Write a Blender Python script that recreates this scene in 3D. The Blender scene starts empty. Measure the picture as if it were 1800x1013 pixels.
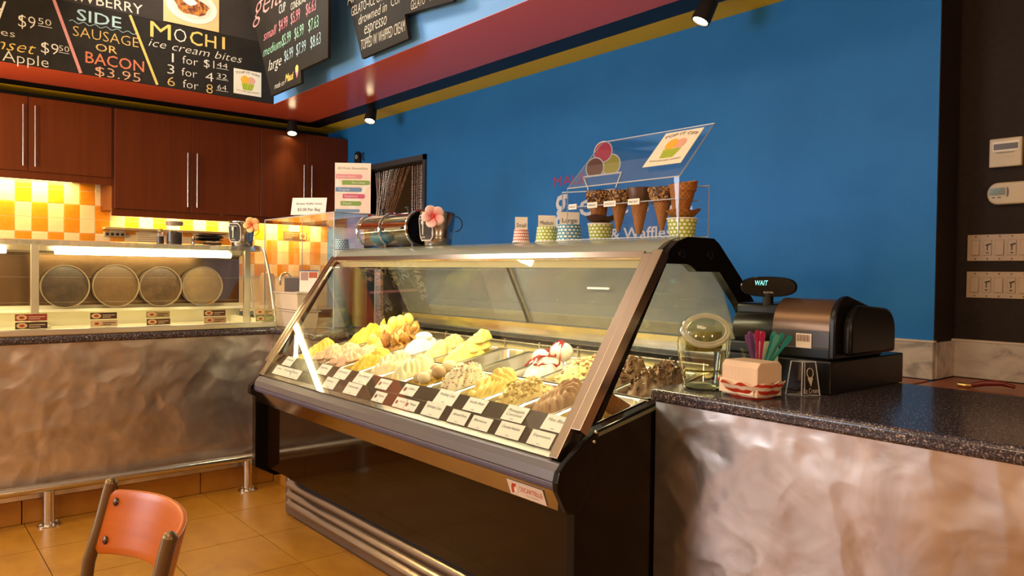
import bpy, bmesh, math, random
from mathutils import Vector, Matrix
S = bpy.context.scene
COL = S.collection
# ------------------------------------------------------------------ camera
cam_d = bpy.data.cameras.new('camera'); cam = bpy.data.objects.new('camera', cam_d); COL.objects.link(cam)
cam_d.sensor_width = 36.0; cam_d.lens = 26.56; cam_d.clip_start = 0.02
_r = Vector((0.6412, 0.7673, 0.0122)).normalized(); _b = Vector((0.7670, -0.6410, 0.0198)).normalized()
_u = _b.cross(_r).normalized(); _b = _r.cross(_u)
cam.matrix_world = Matrix(((_r.x, _u.x, _b.x, 0), (_r.y, _u.y, _b.y, 0), (_r.z, _u.z, _b.z, 1.30), (0, 0, 0, 1)))
S.camera = cam
# ------------------------------------------------------------------ world, big lights, exposure
W = bpy.data.worlds.new('world'); S.world = W; W.use_nodes = True
W.node_tree.nodes['Background'].inputs[0].default_value = (0.75, 0.85, 1.0, 1)
W.node_tree.nodes['Background'].inputs[1].default_value = 1.2
S.view_settings.view_transform = 'Standard'; S.view_settings.look = 'None'
S.view_settings.gamma = 1.0; S.view_settings.use_curve_mapping = False
S.view_settings.exposure = 0.0
def area(name, loc, target, sx, sy, power, col, parent=None, spread=None):
    d = bpy.data.lights.new(name, 'AREA'); d.shape = 'RECTANGLE'; d.size = sx; d.size_y = sy
    d.energy = power; d.color = col
    if spread: d.spread = spread
    o = bpy.data.objects.new(name, d); COL.objects.link(o)
    dirv = Vector(target) - Vector(loc)
    o.matrix_world = Matrix.Translation(loc) @ dirv.to_track_quat('-Z', 'Y').to_matrix().to_4x4()
    if parent:
        o.parent = parent; o.matrix_parent_inverse = Matrix.Translation(-Vector(parent.location))
    return o
PEND_FILL = 140.0  # strength of the added pendant fill lamps
WARM = (1.0, 0.74, 0.45); WARMW = (1.0, 0.86, 0.64); DAY = (0.84, 0.90, 1.0)
# daylight through an unseen shop window added behind the camera
area('window_daylight', (-4.6, -3.38, 1.75), (-4.6, 0, 1.3), 2.3, 1.9, 125, DAY)
# general warm fill light added under the ceiling, no fittings built
area('room_light_front', (-0.6, -1.0, 3.85), (-0.6, -1.0, 0), 2.6, 1.6, 70, WARM)
area('room_light_side', (-3.6, -0.9, 3.85), (-4.2, -0.2, 0), 2.2, 1.4, 60, WARM)
area('menu_light', (-5.3, 1.25, 3.86), (-4.9, 2.4, 2.9), 0.8, 0.5, 60, (1.0, 0.93, 0.82))

# ------------------------------------------------------------------ materials
MATS = {}
def _lnk(nt, a, b): nt.links.new(a, b)
def mat(name, col, rough=0.5, metal=0.0, emit=None, estr=0.0, spec=None, coat=0.0, trans=0.0, ior=1.45, alpha=1.0):
    if name in MATS: return MATS[name]
    m = bpy.data.materials.new(name); m.use_nodes = True; MATS[name] = m
    p = m.node_tree.nodes['Principled BSDF']
    p.inputs['Base Color'].default_value = (*col, 1); p.inputs['Roughness'].default_value = rough
    p.inputs['Metallic'].default_value = metal
    if emit: p.inputs['Emission Color'].default_value = (*emit, 1); p.inputs['Emission Strength'].default_value = estr
    if spec is not None: p.inputs['Specular IOR Level'].default_value = spec
    if coat: p.inputs['Coat Weight'].default_value = coat; p.inputs['Coat Roughness'].default_value = 0.06
    if trans: p.inputs['Transmission Weight'].default_value = trans; p.inputs['IOR'].default_value = ior
    return m
def nodes(m):
    nt = m.node_tree; return nt, nt.nodes['Principled BSDF']
def coords(nt, scale=(1, 1, 1), kind='Object'):
    t = nt.nodes.new('ShaderNodeTexCoord'); mp = nt.nodes.new('ShaderNodeMapping')
    mp.inputs['Scale'].default_value = scale; _lnk(nt, t.outputs[kind], mp.inputs[0]); return mp.outputs[0]
def noise(nt, vec, scale, detail=4, rough=0.55, dist=0.0):
    n = nt.nodes.new('ShaderNodeTexNoise'); n.inputs['Scale'].default_value = scale; n.inputs['Detail'].default_value = detail
    n.inputs['Roughness'].default_value = rough; n.inputs['Distortion'].default_value = dist; _lnk(nt, vec, n.inputs['Vector']); return n.outputs['Fac']
def ramp(nt, fac, stops):
    r = nt.nodes.new('ShaderNodeValToRGB'); e = r.color_ramp.elements
    while len(e) < len(stops): e.new(0.5)
    for i, (p, c) in enumerate(stops): e[i].position = p; e[i].color = (*c, 1)
    _lnk(nt, fac, r.inputs[0]); return r.outputs[0]
def bump(nt, p, h, strength=0.2, dist=0.01):
    b = nt.nodes.new('ShaderNodeBump'); b.inputs['Strength'].default_value = strength; b.inputs['Distance'].default_value = dist
    _lnk(nt, h, b.inputs['Height']); _lnk(nt, b.outputs[0], p.inputs['Normal'])
def varied(name, c1, c2, scale, rough=0.5, metal=0.0, detail=4, bstr=0.0, bdist=0.004, sc=(1, 1, 1), dist=0.0, coat=0.0, p1=0.35, p2=0.65, **k):
    m = mat(name, c1, rough, metal, coat=coat, **k); nt, p = nodes(m)
    v = coords(nt, sc); f = noise(nt, v, scale, detail, 0.6, dist)
    _lnk(nt, ramp(nt, f, [(p1, c1), (p2, c2)]), p.inputs['Base Color'])
    if bstr: bump(nt, p, f, bstr, bdist)
    return m
def glass(name, tint=(1, 1, 1), refl=1.0, rough=0.0, base=0.03, haze=0.0):
    """thin pane: straight transmission plus a facing-dependent mirror reflection"""
    m = bpy.data.materials.new(name); m.use_nodes = True; MATS[name] = m; nt = m.node_tree
    for n in list(nt.nodes): nt.nodes.remove(n)
    out = nt.nodes.new('ShaderNodeOutputMaterial'); mx = nt.nodes.new('ShaderNodeMixShader')
    tr = nt.nodes.new('ShaderNodeBsdfTransparent'); gl = nt.nodes.new('ShaderNodeBsdfGlossy'); lw = nt.nodes.new('ShaderNodeLayerWeight')
    tr.inputs[0].default_value = (*tint, 1); gl.inputs[0].default_value = (refl, refl, refl, 1); gl.inputs[1].default_value = rough
    lw.inputs[0].default_value = 0.5
    pw = nt.nodes.new('ShaderNodeMath'); pw.operation = 'POWER'; pw.inputs[1].default_value = 4.0; _lnk(nt, lw.outputs['Facing'], pw.inputs[0])
    ma = nt.nodes.new('ShaderNodeMath'); ma.operation = 'MULTIPLY_ADD'; ma.inputs[1].default_value = 0.8; ma.inputs[2].default_value = base; _lnk(nt, pw.outputs[0], ma.inputs[0])
    _lnk(nt, ma.outputs[0], mx.inputs[0]); _lnk(nt, tr.outputs[0], mx.inputs[1]); _lnk(nt, gl.outputs[0], mx.inputs[2]); last = mx.outputs[0]
    if haze:
        tl = nt.nodes.new('ShaderNodeBsdfTranslucent'); tl.inputs[0].default_value = (.55, .52, .42, 1); df = nt.nodes.new('ShaderNodeBsdfDiffuse'); df.inputs[0].default_value = (.55, .52, .42, 1)
        m1 = nt.nodes.new('ShaderNodeMixShader'); m1.inputs[0].default_value = .5; _lnk(nt, tl.outputs[0], m1.inputs[1]); _lnk(nt, df.outputs[0], m1.inputs[2])
        m2 = nt.nodes.new('ShaderNodeMixShader'); m2.inputs[0].default_value = haze; _lnk(nt, last, m2.inputs[1]); _lnk(nt, m1.outputs[0], m2.inputs[2]); last = m2.outputs[0]
    _lnk(nt, last, out.inputs[0])
    return m
M_blue = varied('blue_paint', (0.012, 0.142, 0.47), (0.015, 0.158, 0.50), 3, 0.6, bstr=0.0, spec=0.2)
M_red = mat('red_soffit_paint', (0.84, 0.135, 0.060), 0.20)
M_yellow = mat('yellow_soffit_paint', (0.90, 0.60, 0.012), 0.5, spec=0.15)
M_black = mat('black_paint', (0.006, 0.005, 0.005), 0.45)
M_bgloss = mat('black_gloss', (0.004, 0.003, 0.003), 0.14, spec=0.22)
M_bmatte = mat('black_matte', (0.008, 0.008, 0.009), 0.55)
M_chalk = varied('chalkboard', (0.011, 0.008, 0.005), (0.018, 0.013, 0.008), 6, 0.75, spec=0.25)
M_chalk2 = varied('chalkboard_upper', (0.028, 0.021, 0.016), (0.034, 0.026, 0.020), 6, 0.75, spec=0.25)
M_darkwall = varied('dark_wall_paint', (0.018, 0.012, 0.010), (0.024, 0.016, 0.013), 40, 0.75, bstr=0.05, spec=0.2)
M_beige = mat('beige_wall_paint', (0.50, 0.36, 0.22), 0.7)
M_ceil = mat('ceiling_paint', (0.55, 0.48, 0.40), 0.8)
M_cab = varied('cabinet_wood', (0.105, 0.020, 0.0008), (0.130, 0.026, 0.0012), 2.0, 0.40, spec=0.3, sc=(1, 14, 0.6), detail=3)
M_orange = varied('orange_tile', (0.60, 0.22, 0.012), (0.66, 0.26, 0.02), 30, 0.22)
M_cream = varied('cream_tile', (0.72, 0.56, 0.33), (0.76, 0.60, 0.37), 30, 0.22)
M_grout = mat('wall_grout', (0.70, 0.55, 0.36), 0.8)
M_floor = varied('floor_tile_stone', (0.31, 0.132, 0.012), (0.43, 0.205, 0.022), 3.2, 0.30, detail=8, sc=(1, 2.0, 1), dist=1.0, p1=0.3, p2=0.7)
M_base = varied('base_tile_stone', (0.30, 0.115, 0.012), (0.37, 0.155, 0.018), 4, 0.32, detail=6)
M_fgrout = mat('floor_grout', (0.06, 0.03, 0.012), 0.9)
M_steel = mat('brushed_steel', (0.62, 0.58, 0.52), 0.24, 1.0)
M_pan = mat('pan_steel', (0.60, 0.57, 0.50), 0.28, 1.0)
M_chrome = mat('chrome', (0.80, 0.78, 0.75), 0.07, 1.0)
M_trim = mat('bronze_anodised_trim', (0.46, 0.37, 0.30), 0.26, 1.0)
M_alu = mat('satin_aluminium', (0.66, 0.62, 0.52), 0.35, 1.0)
M_bumper = mat('grey_bumper', (0.125, 0.115, 0.125), 0.35, 0.3)
M_bumpdk = mat('blue_grey_bumper_edge', (0.075, 0.07, 0.12), 0.4)
M_front = varied('dark_brown_gloss_panel', (0.008, 0.003, 0.001), (0.010, 0.004, 0.0015), 2, 0.06, spec=0.28)
M_plinth = mat('plinth_metal', (0.20, 0.16, 0.15), 0.33, 0.75)
M_canopy = mat('canopy_enamel', (0.25, 0.275, 0.225), 0.18)
M_white = mat('white_paper', (0.80, 0.78, 0.74), 0.6)
M_wplastic = mat('white_plastic', (0.48, 0.40, 0.28), 0.4)
M_wplastic2 = mat('ivory_plastic', (0.40, 0.29, 0.20), 0.4)
M_ink = mat('black_ink', (0.03, 0.03, 0.035), 0.7)
M_glass = glass('clear_glass', (0.985, 0.995, 0.98))
M_glass_case = glass('case_glass', (0.97, 0.985, 0.955))
M_acryl = glass('clear_acrylic', (0.985, 0.985, 1.0))
M_acedge = mat('acrylic_edge', (0.62, 0.68, 0.76), 0.2, trans=0.3)
M_wood = varied('chair_plywood', (0.36, 0.082, 0.003), (0.43, 0.105, 0.005), 3, 0.30, sc=(1, 1, 9), coat=0.0, spec=0.35)
M_tube = mat('chair_tube_bronze', (0.16, 0.105, 0.055), 0.35, 0.7)
M_well = mat('well_enamel', (0.80, 0.76, 0.55), 0.4)
M_deskwood = varied('back_counter_wood', (0.22, 0.05, 0.012), (0.28, 0.07, 0.018), 3, 0.35, sc=(0.5, 8, 1))
def swirl_metal():
    m = mat('swirled_metal_panel', (0.70, 0.64, 0.60), 0.34, 1.0); nt, p = nodes(m)
    v = coords(nt, (1, 1, 1)); d = nt.nodes.new('ShaderNodeTexNoise'); d.inputs['Scale'].default_value = 5.0; d.inputs['Detail'].default_value = 2; _lnk(nt, v, d.inputs['Vector'])
    add = nt.nodes.new('ShaderNodeVectorMath'); add.operation = 'MULTIPLY_ADD'; add.inputs[1].default_value = (0.22, 0.22, 0.22); _lnk(nt, d.outputs['Color'], add.inputs[0]); _lnk(nt, v, add.inputs[2])
    vo = nt.nodes.new('ShaderNodeTexVoronoi'); vo.feature = 'SMOOTH_F1'; vo.inputs['Scale'].default_value = 7.0; vo.inputs['Smoothness'].default_value = 0.25; _lnk(nt, add.outputs[0], vo.inputs['Vector'])
    n2 = noise(nt, v, 5, 3, 0.5, 1.5)
    mx = nt.nodes.new('ShaderNodeMath'); mx.operation = 'MULTIPLY_ADD'; mx.inputs[1].default_value = 0.25; _lnk(nt, n2, mx.inputs[0]); _lnk(nt, vo.outputs['Distance'], mx.inputs[2])
    _lnk(nt, ramp(nt, n2, [(0.3, (0.46, 0.40, 0.37)), (0.7, (0.66, 0.60, 0.57))]), p.inputs['Base Color'])
    bump(nt, p, mx.outputs[0], 0.32, 0.022)
    return m
M_swirl = swirl_metal()
def granite():
    m = mat('speckled_granite', (0.1, 0.09, 0.1), 0.18); nt, p = nodes(m); v = coords(nt)
    f1 = noise(nt, v, 210, 2, 0.5); f2 = noise(nt, v, 90, 3, 0.6)
    c1 = ramp(nt, f1, [(0.42, (0.030, 0.026, 0.034)), (0.60, (0.085, 0.075, 0.085)), (0.68, (0.42, 0.37, 0.34))])
    c2 = ramp(nt, f2, [(0.40, (0.55, 0.52, 0.58)), (0.62, (1.1, 1.0, 1.0))])
    mx = nt.nodes.new('ShaderNodeMixRGB'); mx.blend_type = 'MULTIPLY'; mx.inputs[0].default_value = 1.0; _lnk(nt, c1, mx.inputs[1]); _lnk(nt, c2, mx.inputs[2])
    _lnk(nt, mx.outputs[0], p.inputs['Base Color']); return m
M_granite = granite()
def marble():
    m = mat('veined_marble', (0.5, 0.45, 0.4), 0.25); nt, p = nodes(m); v = coords(nt, (1, 1, 1.6))
    f = noise(nt, v, 4.0, 6, 0.55, 2.2)
    _lnk(nt, ramp(nt, f, [(0.36, (0.26, 0.235, 0.22)), (0.46, (0.42, 0.37, 0.34)), (0.6, (0.50, 0.44, 0.40))]), p.inputs['Base Color']); return m
M_marble = marble()
def dots(name, base, dot, scale=46.0, r=0.36, axis_u=None):
    """polka dots around a cup: angle and height of the object's own coordinates"""
    m = mat(name, base, 0.45); nt, p = nodes(m); t = nt.nodes.new('ShaderNodeTexCoord'); s = nt.nodes.new('ShaderNodeSeparateXYZ'); _lnk(nt, t.outputs['Object'], s.inputs[0])
    def mth(op, a, b=None):
        n = nt.nodes.new('ShaderNodeMath'); n.operation = op
        for i, x in enumerate((a, b)):
            if x is None: continue
            if isinstance(x, (int, float)): n.inputs[i].default_value = x
            else: _lnk(nt, x, n.inputs[i])
        return n.outputs[0]
    ang = mth('ARCTAN2', s.outputs[1], s.outputs[0]); u = mth('MULTIPLY', ang, scale / (2 * math.pi)); v = mth('MULTIPLY', s.outputs[2], 80.0)
    row = mth('FLOOR', v); off = mth('MULTIPLY', mth('MODULO', mth('ADD', row, 100), 2.0), 0.5)
    fu = mth('SUBTRACT', mth('FRACT', mth('ADD', mth('ADD', u, 100), off)), 0.5); fv = mth('SUBTRACT', mth('FRACT', mth('ADD', v, 100)), 0.5)
    d2 = mth('ADD', mth('MULTIPLY', fu, fu), mth('MULTIPLY', fv, fv)); k = mth('LESS_THAN', d2, r * r)
    mx = nt.nodes.new('ShaderNodeMixRGB'); mx.inputs[1].default_value = (*base, 1); mx.inputs[2].default_value = (*dot, 1); _lnk(nt, k, mx.inputs[0]); _lnk(nt, mx.outputs[0], p.inputs['Base Color']); return m
M_dotgreen = dots('green_polka_paper', (0.30, 0.42, 0.015), (0.85, 0.85, 0.7), 17)
M_dotblue = dots('blue_polka_paper', (0.02, 0.24, 0.42), (0.85, 0.88, 0.85), 17)
M_dotred = dots('red_check_paper', (0.55, 0.04, 0.035), (0.85, 0.8, 0.75), 24, 0.42)
def waffle():
    m = mat('waffle_cone', (0.45, 0.19, 0.04), 0.6); nt, p = nodes(m); v = coords(nt)
    f = noise(nt, v, 60, 4); c0 = ramp(nt, f, [(0.3, (0.34, 0.12, 0.018)), (0.7, (0.56, 0.25, 0.055))])
    t = nt.nodes.new('ShaderNodeTexCoord'); s = nt.nodes.new('ShaderNodeSeparateXYZ'); _lnk(nt, t.outputs['Object'], s.inputs[0])
    def mth(op, a, b=None):
        n = nt.nodes.new('ShaderNodeMath'); n.operation = op
        for i, x in enumerate((a, b)):
            if x is None: continue
            if isinstance(x, (int, float)): n.inputs[i].default_value = x
            else: _lnk(nt, x, n.inputs[i])
        return n.outputs[0]
    u = mth('MULTIPLY', mth('ARCTAN2', s.outputs[1], s.outputs[0]), 14 / (2 * math.pi)); w = mth('MULTIPLY', s.outputs[2], 62.0)
    g1 = mth('ABSOLUTE', mth('SUBTRACT', mth('FRACT', mth('ADD', mth('ADD', u, w), 100)), .5)); g2 = mth('ABSOLUTE', mth('SUBTRACT', mth('FRACT', mth('ADD', mth('SUBTRACT', u, w), 100)), .5))
    k = mth('MAXIMUM', g1, g2); k = mth('GREATER_THAN', k, .40)
    mx = nt.nodes.new('ShaderNodeMixRGB'); _lnk(nt, k, mx.inputs[0]); mx.inputs[1].default_value = (.27, .10, .018, 1); _lnk(nt, c0, mx.inputs[2]); _lnk(nt, mx.outputs[0], p.inputs['Base Color']); bump(nt, p, k, .6, .0025); return m
M_waffle = waffle()

# ------------------------------------------------------------------ object helpers
def setp(o, label=None, cat=None, group=None, kind=None):
    if label: o['label'] = label
    if cat: o['category'] = cat
    if group: o['group'] = group
    if kind: o['kind'] = kind
    return o
def thing(name, loc, label, cat, group=None):
    o = bpy.data.objects.new(name, None); COL.objects.link(o); o.location = loc; o.empty_display_size = 0.05
    return setp(o, label, cat, group)
def origin_of(par):
    p = Vector((0, 0, 0))
    while par is not None: p = p + Vector(par.location); par = par.parent
    return p
class MB:
    def __init__(s): s.v = []; s.f = []
    def add(s, vs, fs):
        n = len(s.v); s.v += [Vector(x) for x in vs]; s.f += [tuple(i + n for i in f) for f in fs]; return s
    def box(s, a, b):
        x0, y0, z0 = a; x1, y1, z1 = b
        return s.add([(x0, y0, z0), (x1, y0, z0), (x1, y1, z0), (x0, y1, z0), (x0, y0, z1), (x1, y0, z1), (x1, y1, z1), (x0, y1, z1)],
                     [(0, 3, 2, 1), (4, 5, 6, 7), (0, 1, 5, 4), (1, 2, 6, 5), (2, 3, 7, 6), (3, 0, 4, 7)])
    def obox(s, c, ax, ay, az):
        """box around centre c with half-axis vectors"""
        c, ax, ay, az = map(Vector, (c, ax, ay, az)); vs = []
        for k in (-1, 1):
            for i, j in ((-1, -1), (1, -1), (1, 1), (-1, 1)): vs.append(c + ax * i + ay * j + az * k)
        return s.add(vs, [(0, 3, 2, 1), (4, 5, 6, 7), (0, 1, 5, 4), (1, 2, 6, 5), (2, 3, 7, 6), (3, 0, 4, 7)])
    def prism(s, pts, axis, a, b):
        """closed polygon (two coords) extruded along axis 0/1/2 from a to b"""
        def P(p, t):
            if axis == 0: return (t, p[0], p[1])
            if axis == 1: return (p[0], t, p[1])
            return (p[0], p[1], t)
        n = len(pts); vs = [P(p, a) for p in pts] + [P(p, b) for p in pts]
        fs = [tuple(range(n))[::-1], tuple(range(n, 2 * n))] + [(i, (i + 1) % n, n + (i + 1) % n, n + i) for i in range(n)]
        return s.add(vs, fs)
    def strip(s, pts, axis, a, b, th):
        """open polyline given thickness, extruded along axis"""
        L = []; R = []; n = len(pts)
        for i in range(n):
            p = Vector(pts[i]); q0 = Vector(pts[max(i - 1, 0)]); q1 = Vector(pts[min(i + 1, n - 1)]); d = (q1 - q0).normalized(); nn = Vector((-d.y, d.x)) * th / 2
            L.append(p + nn); R.append(p - nn)
        for i in range(n - 1): s.prism([L[i], L[i + 1], R[i + 1], R[i]], axis, a, b)
        return s
    def lathe(s, prof, c, n=24, ax=(0, 0, 1), flute=0.0, nf=12, cap=True, sx=1.0, sy=1.0):
        z = Vector(ax).normalized(); t = Vector((1, 0, 0)) if abs(z.x) < 0.9 else Vector((0, 1, 0)); u = z.cross(t).normalized(); w = z.cross(u); c = Vector(c)
        if abs(z.z) > 0.999: u = Vector((1, 0, 0)); w = Vector((0, 1, 0))
        vs = []; m = len(prof)
        for r, h in prof:
            for k in range(n):
                a = 2 * math.pi * k / n; rr = r * (1 + flute * math.cos(nf * a)); vs.append(c + u * (rr * math.cos(a) * sx) + w * (rr * math.sin(a) * sy) + z * h)
        fs = [(i * n + k, i * n + (k + 1) % n, (i + 1) * n + (k + 1) % n, (i + 1) * n + k) for i in range(m - 1) for k in range(n)]
        if cap:
            if prof[0][0] > 1e-5: fs.append(tuple(range(n))[::-1])
            if prof[-1][0] > 1e-5: fs.append(tuple((m - 1) * n + k for k in range(n)))
        return s.add(vs, fs)
    def tube(s, pts, r, n=10, cap=True, closed=False):
        pts = [Vector(p) for p in pts]; m = len(pts); vs = []; prev = None
        for i in range(m):
            if closed: d = pts[(i + 1) % m] - pts[i - 1]
            else: d = pts[min(i + 1, m - 1)] - pts[max(i - 1, 0)]
            d.normalize()
            if prev is None:
                t = Vector((0, 0, 1)) if abs(d.z) < 0.9 else Vector((1, 0, 0)); u = d.cross(t).normalized()
            else: u = (prev - d * prev.dot(d)).normalized()
            prev = u; w = d.cross(u); rr = r[i] if isinstance(r, (list, tuple)) else r
            for k in range(n): a = 2 * math.pi * k / n; vs.append(pts[i] + u * (rr * math.cos(a)) + w * (rr * math.sin(a)))
        seg = m if closed else m - 1
        fs = [(i * n + k, i * n + (k + 1) % n, ((i + 1) % m) * n + (k + 1) % n, ((i + 1) % m) * n + k) for i in range(seg) for k in range(n)]
        if cap and not closed: fs += [tuple(range(n))[::-1], tuple((m - 1) * n + k for k in range(n))]
        return s.add(vs, fs)
    def ball(s, c, r, n=12, m=7, sq=(1, 1, 1)):
        c = Vector(c); vs = [c + Vector((0, 0, -r * sq[2]))]
        for i in range(1, m):
            t = math.pi * i / m
            for k in range(n): a = 2 * math.pi * k / n; vs.append(c + Vector((r * math.sin(t) * math.cos(a) * sq[0], r * math.sin(t) * math.sin(a) * sq[1], -r * math.cos(t) * sq[2])))
        vs.append(c + Vector((0, 0, r * sq[2]))); L = len(vs) - 1; fs = [(0, 1 + (k + 1) % n, 1 + k) for k in range(n)]
        fs += [(1 + i * n + k, 1 + i * n + (k + 1) % n, 1 + (i + 1) * n + (k + 1) % n, 1 + (i + 1) * n + k) for i in range(m - 2) for k in range(n)]
        fs += [(1 + (m - 2) * n + k, 1 + (m - 2) * n + (k + 1) % n, L) for k in range(n)]
        return s.add(vs, fs)
    def xf(s, M): s.v = [M @ v for v in s.v]; return s
    def build(s, name, material, parent=None, smooth=False, bevel=0.0, org=None, seg=2, sub=0):
        if parent is not None: o0 = origin_of(parent)
        elif org is not None: o0 = Vector(org)
        else:
            lo = [min(v[i] for v in s.v) for i in range(3)]; hi = [max(v[i] for v in s.v) for i in range(3)]
            o0 = Vector(((lo[0] + hi[0]) / 2, (lo[1] + hi[1]) / 2, lo[2]))
        loc = Vector((0, 0, 0))
        if parent is not None:
            lo = [min(v[i] for v in s.v) for i in range(3)]; hi = [max(v[i] for v in s.v) for i in range(3)]
            c = Vector(((lo[0] + hi[0]) / 2, (lo[1] + hi[1]) / 2, lo[2])); loc = c - o0; o0 = c
        else: loc = o0
        me = bpy.data.meshes.new(name); me.from_pydata([v - o0 for v in s.v], [], s.f); me.materials.append(material)
        bm = bmesh.new(); bm.from_mesh(me); bmesh.ops.recalc_face_normals(bm, faces=bm.faces); bm.to_mesh(me); bm.free()
        if smooth:
            me.polygons.foreach_set('use_smooth', [True] * len(me.polygons))
            if smooth != 2: me.set_sharp_from_angle(angle=math.radians(40))
        o = bpy.data.objects.new(name, me); COL.objects.link(o); o.location = loc
        if parent is not None: o.parent = parent
        if bevel:
            b = o.modifiers.new('bevel', 'BEVEL'); b.width = bevel; b.segments = seg; b.limit_method = 'ANGLE'; b.angle_limit = math.radians(40)
        if sub:
            b = o.modifiers.new('sub', 'SUBSURF'); b.levels = sub; b.render_levels = sub
        return o
def B(a, b): return MB().box(a, b)
def struct(o): o['kind'] = 'structure'; return o
def copy_tree(o, loc, label=None, parent=None):
    c = o.copy(); COL.objects.link(c); c.parent = parent; c.location = loc
    if label: c['label'] = label
    for ch in list(o.children):
        d = copy_tree(ch, ch.location.copy(), None, c)
    return c
_tc = {}
def text_raw(s, shear=0.0, bold=0.0):
    k = (s, shear, bold)
    if k in _tc: return _tc[k]
    cu = bpy.data.curves.new('t', 'FONT'); cu.body = s; cu.shear = shear; cu.offset = bold; cu.resolution_u = 2
    ob = bpy.data.objects.new('t', cu); COL.objects.link(ob)
    me = bpy.data.meshes.new_from_object(ob.evaluated_get(bpy.context.evaluated_depsgraph_get()))
    vs = [v.co.copy() for v in me.vertices]; fs = [tuple(p.vertices) for p in me.polygons]
    bpy.data.objects.remove(ob); bpy.data.curves.remove(cu); bpy.data.meshes.remove(me)
    _tc[k] = (vs, fs); return vs, fs
def text(s, org, right, up, w, h, material, parent, shear=0.0, bold=0.0, lift=0.0012, name='lettering', th=0.0008, arc=0.0):
    """lettering as thin raised mesh: org = left end of the baseline, w = width, h = height"""
    vs, fs = text_raw(s, shear, bold)
    if not vs: return None
    x0 = min(v.x for v in vs); x1 = max(v.x for v in vs); y0 = min(v.y for v in vs); y1 = max(v.y for v in vs)
    base = min(0.0, y0); R = Vector(right).normalized(); U = Vector(up).normalized(); N = R.cross(U); O = Vector(org) + N * lift
    sx = w / (x1 - x0); sy = h / (y1 - max(y0, 0.0) if y1 > 0.3 else y1 - y0); mb = MB()
    def P(v):
        u = (v.x - x0) / (x1 - x0) * 2 - 1
        return O + R * ((v.x - x0) * sx) + U * (v.y * sy - arc * u * u)
    mb.add([P(v) for v in vs], fs)
    o = mb.build(name, material, parent); 
    return o
YR = (0, 1, 0); XR = (1, 0, 0); ZU = (0, 0, 1)
# ================================================================== STRUCTURE
XW, YB, YD, ZS = -7.03, 3.449, 3.666, 2.671
XN = -4.485; YN = 1.854     # faces of the base tiles below the counters
# floor with its tiles
fl = struct(B((-7.2, -3.6, -0.10), (3.3, 7.0, -0.004)).build('floor', M_fgrout))
PX, PY = 0.444, 0.437
tile_me = None
for i in range(17):
    for j in range(12):
        x = XN + PX * i; y = 1.864 - PY * (j + 1)
        if tile_me is None:
            t = B((x + .002, y + .002, -0.008), (x + PX - .002, y + PY - .002, 0.0)).build('tile', M_floor, fl); tile_me = t
        else:
            c = tile_me.copy(); COL.objects.link(c); c.parent = fl; c.location = tile_me.location + Vector((PX * i, -PY * j, 0))
# object-space noise would repeat on every tile: read it in world space instead
_nt, _p = nodes(M_floor)
_g = _nt.nodes.new('ShaderNodeNewGeometry')
for n in _nt.nodes:
    if n.type == 'MAPPING':
        for l in list(n.inputs[0].links): _nt.links.remove(l)
        _lnk(_nt, _g.outputs['Position'], n.inputs[0])
for _m in (M_swirl, M_granite, M_marble, M_cab, M_base):
    _nt, _p = nodes(_m); _g = _nt.nodes.new('ShaderNodeNewGeometry')
    for n in _nt.nodes:
        if n.type == 'MAPPING':
            for l in list(n.inputs[0].links): _nt.links.remove(l)
            _lnk(_nt, _g.outputs['Position'], n.inputs[0])
# back wall with checker tiles
wb = struct(B((XW - .12, -3.6, 0), (XW, 7.0, 4.0)).build('wall_back', M_black))
B((XW - .001, .10, .95), (XW + .003, YB, 2.07)).build('grout_bed', M_grout, wb)
TY, TZ = 0.1117, 0.1150
protoT = {}
for i in range(-6, 24):
    for j in range(7):
        y0 = 0.806 + TY * i; z0 = 1.240 + TZ * j; y1 = min(y0 + TY, YB)
        if y1 - y0 < 0.03: continue
        orange = (i + (j + 1) // 2) % 2 == 1
        key = (orange, y1 - y0 > TY - .001)
        if key not in protoT:
            protoT[key] = B((XW + .001, y0 + .0016, z0 + .0016), (XW + .007, y1 - .0016, z0 + TZ - .0016)).build('tile', M_orange if orange else M_cream, wb, bevel=0.0015, seg=1)
            protoT[key]['_o'] = 1; protoT[key]['_b'] = (y0, z0)
        else:
            p = protoT[key]; c = p.copy(); COL.objects.link(c); c.parent = wb
            c.location = p.location + Vector((0, y0 - p['_b'][0], z0 - p['_b'][1]))
for p in list(protoT.values()):
    for o in [q for q in wb.children]:
        for k in ('_o', '_b'):
            if k in o: del o[k]
# blue wall with the door opening
wr = MB().box((XW, YB, 0), (-6.235, YB + .15, 3.95)).box((-6.235, YB, 2.242), (-5.245, YB + .15, 3.95)).box((-5.245, YB, 0), (-1.315, YB + .15, 3.95))
wr = struct(wr.build('wall_right', M_blue))
dk = MB().box((-1.45, YB + .15, 0), (-1.315, YD, 3.95)).box((-1.45, YD, 0), (3.3, YD + .12, 3.95)); dk.box((-1.317, YB + .002, 0), (-1.312, YD, 3.95))
struct(dk.build('wall_niche', M_darkwall))
# small room seen through the bead curtain
rm = MB().box((-7.0, 5.0, 0), (-4.2, 5.1, 3)).box((-7.1, YB + .15, 0), (-7.0, 5.1, 3)).box((-4.3, YB + .15, 0), (-4.2, 5.1, 3)).box((-7.0, YB + .15, 2.9), (-4.2, 5.1, 3.0))
struct(rm.build('wall_back_room', mat('back_room_paint', (0.20, 0.11, 0.045), 0.7)))
d1 = MB().box((-6.26, YB - .02, 0), (-6.235, YB + .16, 2.27)).box((-5.27, YB - .02, 0), (-5.235, YB + .16, 2.27)).box((-6.26, YB - .02, 2.225), (-5.235, YB + .16, 2.27))
struct(d1.build('door_1', mat('door_frame_grey', (0.035, 0.040, 0.055), 0.4)))
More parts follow.
